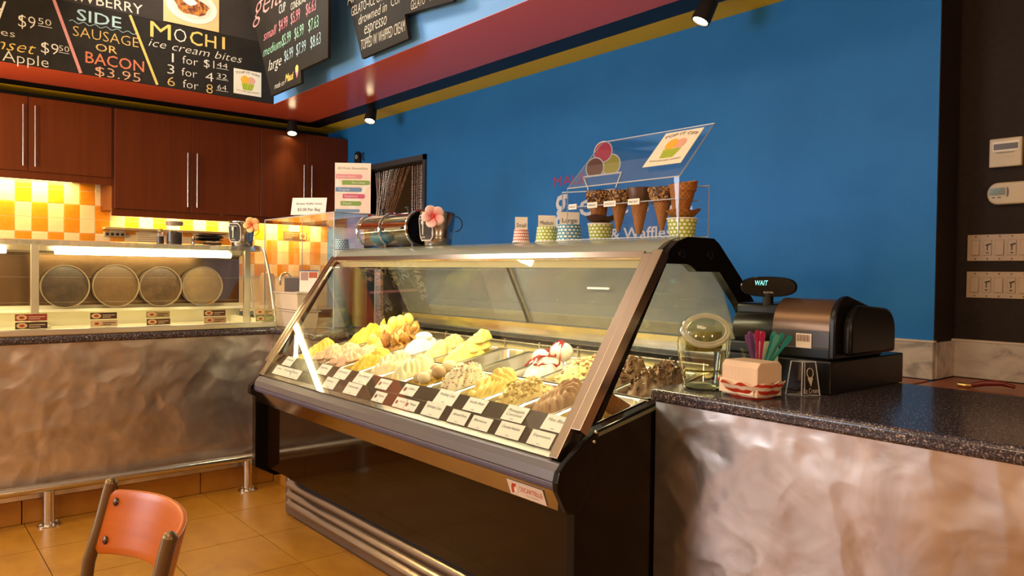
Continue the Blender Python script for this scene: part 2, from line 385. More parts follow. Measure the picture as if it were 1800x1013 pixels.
# other walls of the room, ceiling, unseen shop window added for daylight
struct(B((3.2, -3.6, 0), (3.3, YD, 4.0)).build('wall_side', mat('side_wall_warm', (0.34, 0.16, 0.06), 0.7)))
ww = MB().box((-7.1, -3.6, 0), (-5.9, -3.48, 4)).box((-3.3, -3.6, 0), (3.3, -3.48, 4)).box((-5.9, -3.6, 0), (-3.3, -3.48, 0.75)).box((-5.9, -3.6, 2.75), (-3.3, -3.48, 4))
struct(ww.build('wall_front', M_beige))
w1 = MB()
for x in (-5.9, -4.63, -3.36): w1.box((x, -3.58, 0.75), (x + .06, -3.50, 2.75))
for z in (0.75, 2.69): w1.box((-5.9, -3.58, z), (-3.3, -3.50, z + .06))
w1 = struct(w1.build('window_1', M_black)); B((-5.9, -3.545, 0.78), (-3.3, -3.54, 2.72)).build('pane', M_glass, w1)
struct(B((-7.2, -3.6, 3.95), (3.3, 7.0, 4.05)).build('ceiling', M_ceil))
# soffit: horizontal underside of red, black and yellow strips; bulkhead faces above it
YF = 2.50; XF = -6.10
def Lstrip(mb, xa, xb, ya, yb, z0, z1):
    # strip between two L lines: left leg between x=xb (inner) and xa (outer), right leg between y=ya (inner) and yb (outer)
    mb.box((xa, -3.5, z0), (xb, yb, z1)); mb.box((xb, ya, z0), (-1.313, yb, z1)); return mb
struct(Lstrip(MB(), -6.616, XF, YF, 3.059, ZS, ZS + .002).build('trim_1', M_red))
struct(Lstrip(MB(), -6.802, -6.616, 3.059, 3.235, ZS, ZS + .002).build('trim_2', M_black))
struct(Lstrip(MB(), XW, -6.802, 3.235, YB, ZS, ZS + .002).build('trim_3', M_yellow))
struct(B((XW, -3.5, ZS + .002), (XF, YB, 3.95)).build('wall_bulkhead_back', M_chalk2))
struct(B((XF + .001, YF, ZS + .002), (-1.313, YB, 3.95)).build('wall_bulkhead_right', mat('pale_blue_paint', (0.13, 0.36, 0.80), 0.6)))
# marble skirting above the back counter
mb = MB().box((-5.2, YB - .028, .868), (-1.306, YB, 1.026)).box((-1.312, YB, .868), (-1.300, YD, 1.026)).box((-1.312, YD - .028, .868), (3.2, YD, 1.026))
b3 = struct(mb.build('baseboard_right', M_marble, bevel=.003))
MB().box((-5.2, YB - .031, 1.026), (-1.303, YB, 1.034)).box((-1.312, YD - .031, 1.026), (3.2, YD, 1.034)).build('cap_strip', mat('marble_cap', (0.55, 0.47, 0.40), 0.3), b3)
# tiled plinths below the counters
bl = struct(B((XN - .03, -3.4, 0), (XN - .012, YN, .118)).build('baseboard_left', M_fgrout))
for k in range(-11, 1):
    y1 = YN + .0 + PY * k; B((XN - .014, y1 - PY + .003, .002), (XN, y1 - .003, .120)).build('tile', M_base, bl)
bm_ = struct(B((XN, YN + .012, 0), (1.6, YN + .03, .118)).build('baseboard_middle', M_fgrout))
for k in range(14):
    x0 = XN + PX * k; B((x0 + .003, YN, .002), (min(x0 + PX - .003, 1.6), YN + .014, .120)).build('tile', M_base, bm_)

# ================================================================== COUNTERS
ZT0, ZT1 = .912, .952
c = thing('counter', (-4.85, -.2, 0), 'long counter base clad in swirled brushed metal behind the foot rail', 'counter')
B((-5.2, -3.4, .0), (XN - .03, 2.62, ZT0)).build('body', M_bmatte, c)
B((XN - .03, -3.4, .128), (-4.462, 0.30, ZT0)).build('metal_panel', M_swirl, c)
B((XN - .03, 0.303, .128), (-4.462, 1.836, ZT0)).build('metal_panel', M_swirl, c)
B((-4.459, 1.836, .128), (-3.86, YN + .012, ZT0)).build('metal_panel', M_swirl, c)
B((-4.459, YN + .03, .0), (-3.86, 2.62, ZT0)).build('body', M_bmatte, c)
def worktop(poly, name, label):
    """polygon slab with a rounded nose"""
    mb = MB().prism(poly, 2, ZT0, ZT1); o = mb.build(name, M_granite, bevel=.016, seg=4); 
    for pl in o.data.polygons: pl.use_smooth = True
    o.data.set_sharp_from_angle(angle=math.radians(60)); return setp(o, label, 'worktop')
arc = [(-4.43 + .05 - .05 * math.cos(a), 1.825 - .05 + .05 * math.sin(a)) for a in [math.pi / 2 * k / 4 for k in range(5)]]
worktop([(-5.22, -3.4), (-4.43, -3.4)] + arc + [(-3.865, 1.825), (-3.865, 2.62), (-5.22, 2.62)], 'worktop', 'L-shaped dark speckled granite worktop under the long glass dipping cabinet')
c = thing('counter', (0, 2.2, 0), 'checkout counter base clad in swirled brushed metal beside the gelato case', 'counter')
B((-1.506, YN + .03, 0), (1.6, 2.56, ZT0)).build('body', M_bmatte, c)
B((-1.508, 1.850, .128), (1.6, YN + .03, ZT0)).build('metal_panel', M_swirl, c)
worktop([(-1.510, 1.824), (-1.494, 1.808), (1.62, 1.808), (1.62, 2.60), (-1.510, 2.60)], 'worktop', 'dark speckled granite worktop carrying the cash register and napkins')
for xa, xb, yb, lab in ((-2.6, -1.318, YB - .031, 'low reddish wood back counter under the marble skirting of the blue wall'), (-1.298, 1.6, YD - .031, 'low reddish wood back counter in the dark niche below the switches')):
    c = thing('back_counter', ((xa + xb) / 2, 3.2, 0), lab, 'counter')
    B((xa, 2.95, 0), (xb, yb, .82)).build('body', M_deskwood, c); B((xa, 2.92, .82), (xb, yb, .866)).build('top', M_deskwood, c, bevel=.004)
# foot rail
c = thing('foot_rail', (-4.39, .9, 0), 'polished steel foot rail on short posts along the counter', 'foot rail')
MB().tube([(-4.39, -3.2, .193), (-4.39, 1.83, .193)], .023, 18).build('rail', M_steel, c, smooth=1)
for y in (-1.374, -.364, .646, 1.656):
    p = MB().lathe([(.027, 0.004), (.027, .178)], (-4.388, y, 0), 18).build('post', M_steel, c, smooth=1)
    f = MB().lathe([(.055, 0), (.055, .007), (.05, .010), (.03, .010)], (-4.388, y, 0), 22).build('flange', M_steel, p, smooth=1)
    for a in (0.4, 1.97, 3.54, 5.1): MB().lathe([(.008, .010), (.008, .014), (.003, .018)], (-4.388 + .042 * math.cos(a), y + .042 * math.sin(a), 0), 8).build('bolt', M_chrome, p, smooth=1)

# ================================================================== UPPER CABINETS
CX = -6.607
def cabinet(y0, y1, zb, splits, hz, label, side=False):
    c = thing('wall_cabinet', ((XW + CX) / 2, (y0 + y1) / 2, zb), label, 'cabinet', None)
    B((XW + .001, y0, zb), (CX - .02, y1, 2.563)).build('body', M_cab, c)
    B((CX - .03, y0, zb - .055), (CX - .012, y1, zb - .001)).build('valance', M_cab, c)
    hy = {}
    for k in range(len(splits) - 1):
        a, b = splits[k], splits[k + 1]
        d = B((CX - .02, a + .0018, zb + .004), (CX, b - .0018, 2.562)).build('door', M_cab, c, bevel=.0015, seg=1)
        y = b - .036 if k % 2 == 0 else a + .040
        hb = MB().tube([(CX + .028, y, hz[0]), (CX + .028, y, hz[1])], .0055, 10)
        for z in (hz[0] + .05, hz[1] - .05): hb.tube([(CX, y, z), (CX + .028, y, z)], .004, 8)
        hb.build('handle', M_steel, d, smooth=1)
    return c
cA = cabinet(-.84, .275, 2.008, [-.84, -.29, .275], (2.047, 2.495), 'reddish brown wall cabinet farthest left, mostly out of view')
cA = cabinet(.28, 1.402, 2.008, [.28, .843, 1.402], (2.047, 2.495), 'reddish brown two-door wall cabinet hanging higher than its neighbours on the right')
cB = cabinet(1.404, 2.592, 1.771, [1.420, 2.004, 2.592], (1.817, 2.270), 'reddish brown two-door wall cabinet with long bar handles above the dark jars')
cC = cabinet(2.594, 3.447, 1.771, [2.594, 3.03, 3.445], (1.817, 2.270), 'reddish brown two-door wall cabinet in the corner against the blue wall')
YEL = (1.0, 0.60, 0.16)
M_ubar = mat('under_cabinet_lamp', (1, .8, .4), .5, emit=(1.0, .70, .25), estr=9.0)
def ubar(y0, y1, z, pw, label):
    c = thing('under_cabinet_light', (XW + .07, (y0 + y1) / 2, z), label, 'light')
    B((XW + .045, y0, z + .006), (XW + .105, y1, z + .022)).build('housing', M_white, c)
    B((XW + .050, y0 + .01, z), (XW + .10, y1 - .01, z + .006)).build('diffuser', M_ubar, c)
    area('under_cabinet_glow', (XW + .085, (y0 + y1) / 2, z - .003), (XW + .03, (y0 + y1) / 2, z - .4), y1 - y0 - .04, .04, pw, YEL, c)
ubar(.32, 1.20, 1.985, 13, 'lit lamp bar under the higher left wall cabinet')
ubar(1.55, 2.50, 1.748, 11, 'lit lamp bar under the wall cabinet above the dark jars')
ubar(2.66, 3.38, 1.748, 11, 'lit lamp bar under the corner wall cabinet')
# narrow ledge with a socket strip on the tiles
c = thing('wall_ledge', (XW + .06, 1.95, 1.622), 'narrow cream ledge fixed along the tiled wall', 'shelf')
B((XW + .008, 1.416, 1.622), (XW + .12, 2.50, 1.640)).build('board', mat('cream_ledge', (.55, .40, .17), .5), c, bevel=.003)
c = thing('socket_strip', (XW + .02, 1.51, 1.565), 'grey power socket strip below the left end of the ledge', 'socket')
B((XW + .008, 1.425, 1.565), (XW + .045, 1.590, 1.603)).build('body', mat('socket_grey', (.38, .30, .20), .4), c, bevel=.004)
for k in range(4): B((XW + .045, 1.437 + .038 * k, 1.573), (XW + .049, 1.459 + .038 * k, 1.595)).build('outlet', M_bmatte, c)
c = thing('notice_sheet', (XW + .01, 1.77, 1.48), 'cream printed notice sheet fixed to the tiles under the ledge', 'notice')
B((XW + .008, 1.675, 1.48), (XW + .011, 1.875, 1.612)).build('sheet', mat('cream_paper', (.72, .60, .40), .6), c)
for k in range(6): B((XW + .0112, 1.69, 1.585 - .018 * k), (XW + .0118, 1.69 + (.09, .17, .15, .17, .13, .16)[k], 1.589 - .018 * k)).build('printed_line', mat('grey_ink', (.30, .22, .14), .7), c)
c = thing('tile_sign', (XW + .012, 3.10, 1.60), 'small brown sign with a round symbol on the tiles inside the acrylic box view', 'sign')
B((XW + .008, 2.985, 1.598), (XW + .014, 3.225, 1.678)).build('plate', mat('brown_sign', (.03, .018, .008), .4), c, bevel=.002)
B((XW + .0145, 3.150, 1.606), (XW + .0155, 3.214, 1.670)).build('symbol_frame', mat('tan_print', (.5, .33, .14), .5), c)
MB().lathe([(.022, 0), (.022, .001)], (XW + .0156, 3.182, 1.638), 16, (1, 0, 0)).build('symbol', mat('brown_sign', (.03, .018, .008), .4), c)
for k, s in enumerate(('PLEASE WASH', 'YOUR HANDS', 'HERE')): text(s, (XW + .014, 2.996, 1.652 - .021 * k), YR, ZU, (.14, .13, .07)[k], .013, mat('tan_print', (.5, .33, .14), .5), c)
# bead curtain in the doorway
rnd = random.Random(5); cur = MB()
def strand(pts, r=.0052):
    L = sum((Vector(pts[i + 1]) - Vector(pts[i])).length for i in range(len(pts) - 1)); n = int(L / .012); out = []; rr = []
    seg = [(Vector(pts[i]), Vector(pts[i + 1])) for i in range(len(pts) - 1)]; lens = [(b - a).length for a, b in seg]
    for k in range(n + 1):
        d = L * k / n; i = 0
        while i < len(seg) - 1 and d > lens[i]: d -= lens[i]; i += 1
        out.append(seg[i][0].lerp(seg[i][1], min(1, d / lens[i]))); rr.append(r * (1.0 if k % 2 else .35) * rnd.uniform(.8, 1.15))
    cur.tube(out, rr, 5, cap=False)
for k in range(30):
    x = -6.20 + .021 * k; strand([(x, YB + .07 + rnd.uniform(-.012, .012), 2.215), (-6.17 + .009 * k + rnd.uniform(-.01, .01), YB + .07 + rnd.uniform(-.03, .03), 1.78), (-6.18 + .004 * k, YB + .07, 1.45), (-6.18 + .006 * k, YB + .07, .5)])
for k in range(17):
    x = -5.56 + .0175 * k; strand([(x, YB + .07 + rnd.uniform(-.012, .012), 2.215), (x + rnd.uniform(-.008, .008), YB + .07, .3)])
setp(cur.build('bead_curtain', varied('dark_beads', (.05, .02, .012), (.42, .24, .15), 140, .25, p1=.42, p2=.62), smooth=1), 'dark brown bead curtain parted in the doorway of the blue wall', 'curtain', kind='stuff')
c = thing('wall_camera', (-6.38, YB - .02, 2.31), 'small black rounded device on the blue wall above the bead doorway', 'camera')
MB().prism([(-6.38 + .045 * math.cos(a), 2.375 + .045 * math.sin(a)) for a in [math.pi * k / 10 for k in range(11)]] + [(-6.425, 2.30), (-6.335, 2.30)], 1, YB - .03, YB).build('body', M_bmatte, c, bevel=.004)
MB().tube([(-6.38 + .016 * math.cos(a), YB - .031, 2.368 + .016 * math.sin(a)) for a in [2 * math.pi * k / 14 for k in range(14)]], .003, 6, closed=True).build('lens_ring', M_white, c, smooth=1)
c = thing('wall_hook', (-6.29, YB - .01, 2.32), 'thin black hook on the blue wall beside the black device', 'hook')
MB().tube([(-6.285, YB, 2.33), (-6.285, YB - .02, 2.34), (-6.285, YB - .022, 2.385), (-6.285, YB - .008, 2.40)], .006, 8).build('hook', M_bmatte, c, smooth=1)
# the warm lamp of the room behind the curtain
area('back_room_lamp', (-5.6, 4.3, 2.7), (-5.6, 4.3, 0), .5, .5, 7, WARM)

# ================================================================== TRACK SPOTLIGHTS
def spot(x, y, zb, aim, pw, label):
    c = thing('track_spotlight', (x, y, zb), label, 'spotlight', 'track spotlights under the soffit')
    d = (Vector(aim) - Vector((x, y, zb))).normalized(); top = Vector((x, y, zb)) - d * .115
    MB().tube([(x, y, ZS + .003), (x, y, max(top.z + .03, zb + .07))], .012, 8).build('stem', M_bmatte, c, smooth=1)
    h = MB().lathe([(.030, -.125), (.043, -.115), (.048, -.02), (.046, 0), (.040, 0), (.036, -.012)], (x, y, zb), 20, d).build('housing', M_bmatte, c, smooth=1)
    MB().lathe([(.039, -.010), (.030, -.003), (.012, 0.0)], (x, y, zb), 18, d).build('bulb', mat('halogen_bulb', (1, .9, .7), .4, emit=(1.0, .78, .45), estr=40.0), c, smooth=1)
    l = bpy.data.lights.new('spot_beam', 'SPOT'); l.energy = pw; l.color = (1.0, .80, .52); l.spot_size = math.radians(95); l.spot_blend = .9; l.shadow_soft_size = .04
    o = bpy.data.objects.new('spot_beam', l); COL.objects.link(o); o.parent = c
    p = d * .012; o.matrix_local = Matrix.Translation(p) @ d.to_track_quat('-Z', 'Y').to_matrix().to_4x4()
    return c
spot(-6.552, 2.862, 2.536, (-6.0, 2.6, 1.0), 26, 'black cylinder spotlight in front of the wall cabinets')
spot(-5.60, 3.12, 2.545, (-5.2, 2.6, 1.0), 26, 'black cylinder spotlight above the bead curtain doorway')
spot(-2.30, 3.115, 2.555, (-2.7, 2.5, 1.0), 34, 'black cylinder spotlight nearest the camera, tilted to the left')

# ================================================================== ADDED PENDANT LAMPS, UNSEEN FILL LIGHT FOR THE SOFFIT (behind the camera)
for k, (x, y) in enumerate(((-3.9, -1.5), (-1.6, -2.0), (0.6, -1.6), (1.6, 0.6))):
    c = thing('added_pendant_lamp', (x, y, 1.62), 'added globe fill lamp out of view over the seating area, %s' % ('first from the counter wall', 'second from the counter wall', 'third from the counter wall', 'nearest the side wall')[k], 'lamp', 'added fill lamps over the seats')
    MB().tube([(x, y, 1.90), (x, y, 3.95)], .006, 6).build('cord', M_bmatte, c); MB().lathe([(.05, 1.86), (.045, 1.91), (.01, 1.93)], (x, y, 0), 16).build('cap', M_bmatte, c, smooth=1)
    MB().ball((x, y, 1.76), .11, 20, 12).build('globe', mat('fill_globe', (1, .9, .7), .4, emit=(1.0, .72, .42), estr=PEND_FILL), c, smooth=1)
x, y = -5.35, -.45  # amber lamp added out of view to warm the left soffit
c = thing('added_pendant_lamp', (x, y, 1.92), 'added amber globe fill lamp hanging unseen over the left end of the dipping cabinet', 'lamp')
MB().tube([(x, y, 2.17), (x, y, 3.95)], .006, 6).build('cord', M_bmatte, c); MB().lathe([(.05, 2.13), (.045, 2.18), (.01, 2.20)], (x, y, 0), 16).build('cap', M_bmatte, c, smooth=1)
MB().ball((x, y, 2.03), .11, 20, 12).build('globe', mat('amber_fill_globe', (1, .8, .5), .4, emit=(1.0, .64, .20), estr=210.0), c, smooth=1)
# ================================================================== MENU BOARDS
def chalk(n, c): return varied('chalk_' + n, tuple(v * .6 for v in c), c, 160, .9, detail=2, p1=.38, p2=.5)
K_w = chalk('white', (.72, .66, .55)); K_y = chalk('yellow', (.72, .50, .12)); K_g = chalk('gold', (.66, .42, .12)); K_r = chalk('red', (.62, .17, .08))
K_p = chalk('pink', (.62, .25, .22)); K_b = chalk('blue', (.40, .58, .60)); K_o = chalk('orange', (.72, .36, .20)); K_gr = chalk('green', (.30, .60, .40)); K_pk = chalk('rose', (.75, .22, .25))
XB = XF + .014
cb = thing('menu_chalkboard', (XB, 1.0, ZS + .03), 'long black menu chalkboard on the left bulkhead, lettered MOCHI and SIDE SAUSAGE OR BACON', 'menu board')
B((XF + .002, -1.4, ZS + .001), (XB, 2.492, 3.158)).build('board', M_chalk, cb, bevel=.001, seg=1)
def ct(s, y, z, w, h, m, bold=-.012, **k): return text(s, (XB, y, z), YR, ZU, w, h, m, cb, bold=min(bold, .004), **k)
ct('d', .55, 2.93, .10, .14, K_w, shear=.3)
ct('$9', .718, 2.925, .10, .082, K_w); ct('50', .833, 2.966, .078, .042, K_w); B((XB, .833, 2.953), (XB + .001, .915, 2.957)).build('underline', K_w, cb)
ct('les', .60, 2.845, .10, .045, K_w)
ct('nset', .585, 2.752, .235, .058, K_y, shear=.35)
ct('$9', .850, 2.775, .105, .075, K_w); ct('50', .957, 2.808, .062, .038, K_w); B((XB, .955, 2.796), (XB + .001, 1.02, 2.799)).build('underline', K_w, cb)
ct('el Apple', .52, 2.678, .375, .07, K_w)
def stroke(a, b, w, m):
    a = Vector((XB + .0006, *a)); b = Vector((XB + .0006, *b)); d = (b - a); n = Vector((0, -d.z, d.y)).normalized() * w / 2
    MB().obox((a + b) / 2, d / 2, n, (.0006, 0, 0)).build('divider', m, cb)
stroke((.925, 3.156), (1.091, 2.676), .020, K_p); stroke((1.409, 3.156), (1.597, 2.680), .018, K_y)
ct('SIDE', 1.066, 3.045, .285, .080, K_b, bold=.012)
MB().tube([(XB + .002, 1.02 + .43 * k / 36, 3.028 + .009 * math.sin(k * 1.05)) for k in range(37)], .0022, 5).build('wavy_line', K_b, cb)
ct('SAUSAGE', 1.042, 2.930, .425, .070, K_g); ct('OR', 1.184, 2.855, .14, .052, K_g, bold=.02); ct('BACON', 1.120, 2.757, .385, .080, K_r, bold=.015); ct('$3.95', 1.181, 2.677, .30, .066, K_o)
ct('M', 1.547, 3.030, .145, .115, K_y, bold=0); ct('O', 1.715, 3.030, .09, .10, K_w); ct('C', 1.83, 3.030, .095, .108, K_y, bold=.02); ct('H', 1.945, 3.035, .085, .095, K_y, bold=.02); ct('I', 2.075, 3.040, .022, .095, K_y)
ct('ice cream bites', 1.535, 2.958, .70, .058, K_w, shear=.3)
ct('1', 1.70, 2.868, .013, .066, K_w); ct('for', 1.776, 2.873, .115, .060, K_w); ct('$1', 1.935, 2.876, .080, .060, K_w); ct('44', 2.036, 2.892, .082, .040, K_w)
ct('3', 1.668, 2.778, .05, .068, K_w); ct('for', 1.770, 2.780, .115, .060, K_w); ct('4', 1.948, 2.770, .06, .068, K_w); ct('32', 2.036, 2.806, .078, .040, K_w)
ct('6', 1.668, 2.686, .055, .070, K_g); ct('for', 1.780, 2.691, .115, .060, K_w); ct('8', 1.955, 2.676, .05, .072, K_g); ct('64', 2.040, 2.718, .070, .040, K_w)
for z in (2.883, 2.797, 2.709): B((XB, 2.03, z), (XB + .001, 2.125, z + .003)).build('underline', K_w, cb)
up = thing('menu_chalkboard', (XB, 1.0, 3.16), 'upper grey-brown menu panel above the black chalkboard, lettered STRAWBERRY', 'menu board')
B((XF + .002, -1.4, 3.160), (XB - .004, 2.492, 3.90)).build('board', M_chalk2, up)
text('STRAWBERRY', (XB - .004, .815, 3.178), YR, ZU, .68, .072, K_w, up)
# poster of a waffle on a plate
ps = thing('food_poster', (XB, 1.845, 3.163), 'photo poster of a topped waffle on a white plate above MOCHI', 'poster')
B((XB - .003, 1.639, 3.166), (XB + .002, 2.050, 3.60)).build('sheet', mat('poster_tan', (.62, .44, .20), .5), ps)
MB().lathe([(.0, 0), (.20, 0), (.205, .0015)], (XB + .0022, 1.845, 3.32), 40, (1, 0, 0), sx=.62, sy=.92).build('printed_plate', mat('poster_plate', (.72, .66, .54), .4), ps)
MB().lathe([(.0, 0), (.158, .0004)], (XB + .0040, 1.845, 3.325), 40, (1, 0, 0), sx=.62, sy=.92).build('printed_plate_well', mat('poster_plate_well', (.62, .55, .43), .4), ps)
MB().lathe([(.0, 0), (.135, .0004)], (XB + .0046, 1.845, 3.320), 14, (1, 0, 0), sx=.5, sy=.92, flute=.10, nf=5).build('printed_waffle', varied('poster_waffle', (.10, .02, .008), (.52, .20, .035), 34, .5, p1=.4, p2=.6), ps)
MB().lathe([(.0, 0), (.045, .0004)], (XB + .0054, 1.83, 3.352), 12, (1, 0, 0), sx=.6, sy=1.1, flute=.12, nf=4).build('printed_cream', mat('poster_cream', (.75, .70, .62), .5), ps)
# top-it-off sticker builder (flat print on its own sheet)
def topitoff(c, o, R, U, w, h):
    """o = lower-left corner, R/U unit vectors of the sheet plane"""
    o = Vector(o); R = Vector(R).normalized(); U = Vector(U).normalized(); N = R.cross(U)
    def quad(name, pts, m, lift): 
        vs = [o + R * (x * w) + U * (y * h) + N * lift for x, y in pts]; MB().add(vs, [tuple(range(len(vs)))]).build(name, m, c)
    MB().obox(o + R * w / 2 + U * h / 2 - N * .0008, R * w / 2, U * h / 2, N * .0008).build('sheet', mat('sticker_cream', (.78, .72, .56), .5), c)
    el = lambda cx, cy, rx, ry, n=18: [(cx + rx * math.cos(2 * math.pi * k / n), cy + ry * math.sin(2 * math.pi * k / n)) for k in range(n)]
    quad('printed_pink_scoop', el(.62, .60, .155, .15), mat('print_pink', (.72, .36, .25), .5), .0007)
    quad('printed_gold_scoop', el(.40, .60, .15, .17), mat('print_gold', (.78, .42, .03), .5), .0009)
    quad('printed_cup', [(.33, .20), (.66, .20), (.74, .46), (.27, .46)], mat('print_lime', (.42, .50, .03), .5), .0011)
    for k in range(4): quad('printed_stripe', [(.32 + .09 * k, .21), (.345 + .09 * k, .21), (.40 + .09 * k, .45), (.375 + .09 * k, .45)], mat('print_lime_dark', (.20, .30, .02), .5), .0013)
    text('TOP IT OFF', o + R * (.06 * w) + U * (.86 * h), R, U, .88 * w, .085 * h, mat('print_brown', (.16, .06, .03), .6), c, arc=.07 * h)
    text('WITH YUMMY NEW TOPPINGS', o + R * (.09 * w) + U * (.10 * h), R, U, .82 * w, .045 * h, mat('print_brown', (.16, .06, .03), .6), c, arc=-.03 * h)
c = thing('sticker', (XB, 2.28, 2.71), 'square TOP IT OFF sticker on the black chalkboard beside the prices', 'sticker'); topitoff(c, (XB + .0022, 2.167, 2.711), YR, ZU, .224, .198)
# the shaped boards on the right bulkhead
def gboard(poly, YP, label):
    c = thing('menu_board', ((poly[0][0] + poly[2][0]) / 2, YP, min(p[1] for p in poly)), label, 'menu board')
    MB().prism(poly, 1, YP, YP + .022).build('panel', M_chalk, c, bevel=.0015, seg=1)
    x = sum(p[0] for p in poly) / len(poly); z = sum(p[1] for p in poly) / len(poly)
    for dx in (-.2, .2): B((x + dx - .02, YP + .021, z - .04), (x + dx + .02, YF - .001, z)).build('bracket', M_bmatte, c)
    return c
ALL = lambda c, YP: (lambda s, x, z, w, h, m, bold=-.012, **k: text(s, (x, YP, z), XR, ZU, w, h, m, c, bold=bold, **k))
k_ = 2.28 / 2.42; kz = lambda z: 1.3 + (z - 1.3) * k_
c = gboard([(-5.946 * k_, kz(2.704)), (-5.385 * k_, kz(2.704)), (-5.395 * k_, kz(2.80)), (-4.945 * k_, kz(2.80)), (-4.945 * k_, 3.62), (-6.07, 3.62), (-6.07, kz(3.60))], 2.28, 'angular black board listing small, medium and large gelato prices by the corner'); g_0 = ALL(c, 2.28)
g = lambda s, x, z, w, h, m, **k: g_0(s, x * k_, kz(z), w * k_, h * k_, m, **k)
g('gelato', -6.345, 3.40, .95, .20, K_p, shear=.35)
g('CUP', -5.80, 3.318, .125, .07, K_w); g('CONE-BOWL CUP', -5.575, 3.290, .36, .055, K_w); g('WAFFLE', -5.56, 3.37, .33, .05, K_w)
g('small', -6.11, 3.180, .26, .075, K_pk, shear=.3); g('$4.99', -5.80, 3.185, .165, .085, K_pk); g('$5.99', -5.575, 3.185, .165, .085, K_pk); g('$6.63', -5.305, 3.185, .165, .085, K_pk)
g('medium', -6.12, 3.050, .37, .075, K_gr, shear=.3); g('$5.99', -5.735, 3.055, .16, .085, K_gr); g('$6.99', -5.505, 3.055, .16, .085, K_gr); g('$7.63', -5.262, 3.055, .165, .085, K_gr)
g('large', -6.005, 2.912, .26, .085, K_w, shear=.3); g('$6.99', -5.69, 2.925, .16, .085, K_b); g('$7.99', -5.47, 2.925, .165, .085, K_b); g('$8.63', -5.225, 2.925, .165, .085, K_b)
g('made on', -5.88, 2.745, .19, .045, K_w, shear=.3); g('Maui', -5.67, 2.760, .15, .06, K_y, bold=.015, shear=.2)
MB().prism([(-5.455 * k_, kz(2.755)), (-5.425 * k_, kz(2.81)), (-5.485 * k_, kz(2.81))], 1, 2.278, 2.279).build('painted_cone', K_pk, c); MB().lathe([(0, 0), (.026, 0), (.026, .001)], (-5.455 * k_, 2.278, kz(2.825)), 12, (0, -1, 0)).build('painted_scoop', K_y, c)
c = gboard([(-4.455, 2.690), (-3.885, 2.690), (-3.93, 2.845), (-3.425, 2.79), (-3.40, 3.86), (-4.98, 3.86)], 2.42, 'angular black board reading gelato drowned in espresso in the middle of the bulkhead'); g = ALL(c, 2.42)
g('GELATO~ICE CREAM', -4.60, 3.000, .50, .062, K_w); g('drowned in', -4.50, 2.920, .36, .062, K_w, shear=.2); g('espresso', -4.42, 2.838, .28, .055, K_w, shear=.2); g('TOPPED W/ WHIPPED CREAM', -4.465, 2.745, .54, .068, K_w)
g('AFFOGATO', -4.66, 3.09, .55, .07, K_w); g('CUP OF', -4.09, 2.93, .22, .06, K_w); g('GELATO ~ ICE CREAM', -3.86, 2.850, .40, .058, K_w)

# ================================================================== LEFT DIPPING CABINET
lc = thing('dipping_cabinet', (-4.8, 0, ZT1), 'long glass-fronted ice cream dipping cabinet on the left counter', 'display case')
LY0, LY1 = -2.6, 1.848
LP = [(-4.462, .985), (-4.50, 1.12), (-4.545, 1.25), (-4.60, 1.36), (-4.645, 1.42), (-4.70, 1.443), (-4.80, 1.450)]
B((-4.470, LY0, ZT1), (-4.440, LY1, .986)).build('front_sill', M_alu, lc, bevel=.006)
B((-5.12, LY0, ZT1), (-5.06, LY1, 1.08)).build('rear_wall', M_well, lc)
B((-5.06, LY0, ZT1), (-4.47, LY1, .962)).build('well_floor', M_well, lc)
B((-5.06, LY0, 1.045), (-4.99, LY1, 1.062)).build('rear_ledge', mat('bright_ledge', (.85, .82, .68), .3), lc)
for y in (-1.2, .66, 1.80):
    B((-5.06, y - .012, ZT1), (-4.50, y + .012, 1.0)).build('well_divider', M_well, lc)
MB().strip(LP, 1, LY0, LY1, .006).xf(Matrix(((1, 0, 0, 0), (0, 1, 0, 0), (0, 0, 1, 0), (0, 0, 0, 1)))).build('curved_glass', M_glass, lc, smooth=1)
MB().prism([(-4.80, 1.425), (-4.80, 1.450), (-5.12, 1.452), (-5.12, 1.425)], 1, LY0, LY1 - .0).build('top_canopy', M_alu, lc, bevel=.004)
MB().strip([(-4.735, 1.424), (-4.745, 1.395), (-4.80, 1.385)], 1, LY0, LY1 - .10, .010).build('lamp_hood', M_alu, lc)
B((-4.716, LY0, 1.414), (-4.700, LY1 - .004, 1.441)).build('header', M_alu, lc, bevel=.003)
for y in (-1.20, .628, 1.765): B((-4.725, y - .019, .965), (-4.695, y + .019, 1.425)).build('post', M_alu, lc, bevel=.003)
MB().tube([(x, LY1, z) for x, z in LP[::1]], .0085, 10).build('end_trim', M_alu, lc, smooth=1)
MB().tube([(x - .32, LY1 + .0, z) for x, z in LP[::1]], .006, 8).build('rear_trim', M_alu, lc, smooth=1)
MB().prism([(-5.06, .965), (-4.462, .985)] + LP[1:] + [(-5.06, 1.445)], 1, LY1 - .003, LY1 + .002).build('end_glass', M_glass, lc)
M_tubeL = mat('fluorescent_tube', (1, .95, .8), .4, emit=(1.0, .78, .40), estr=24.0)
for y0, y1 in ((-1.1, .50), (.72, 1.66)):
    l = MB().tube([(-4.700, y0, 1.388), (-4.700, y1, 1.388)], .017, 12).build('light_tube', M_tubeL, lc, smooth=1)
    area('tube_glow', (-4.72, (y0 + y1) / 2, 1.385), (-4.80, (y0 + y1) / 2, 1.0), y1 - y0, .04, 1.5, (1.0, .86, .52), lc)
B((-5.075, LY0, 1.08), (-5.068, LY1, 1.425)).build('rear_panel', varied('bronze_mirror', (.17, .10, .042), (.21, .13, .058), 3, .22, .85), lc)
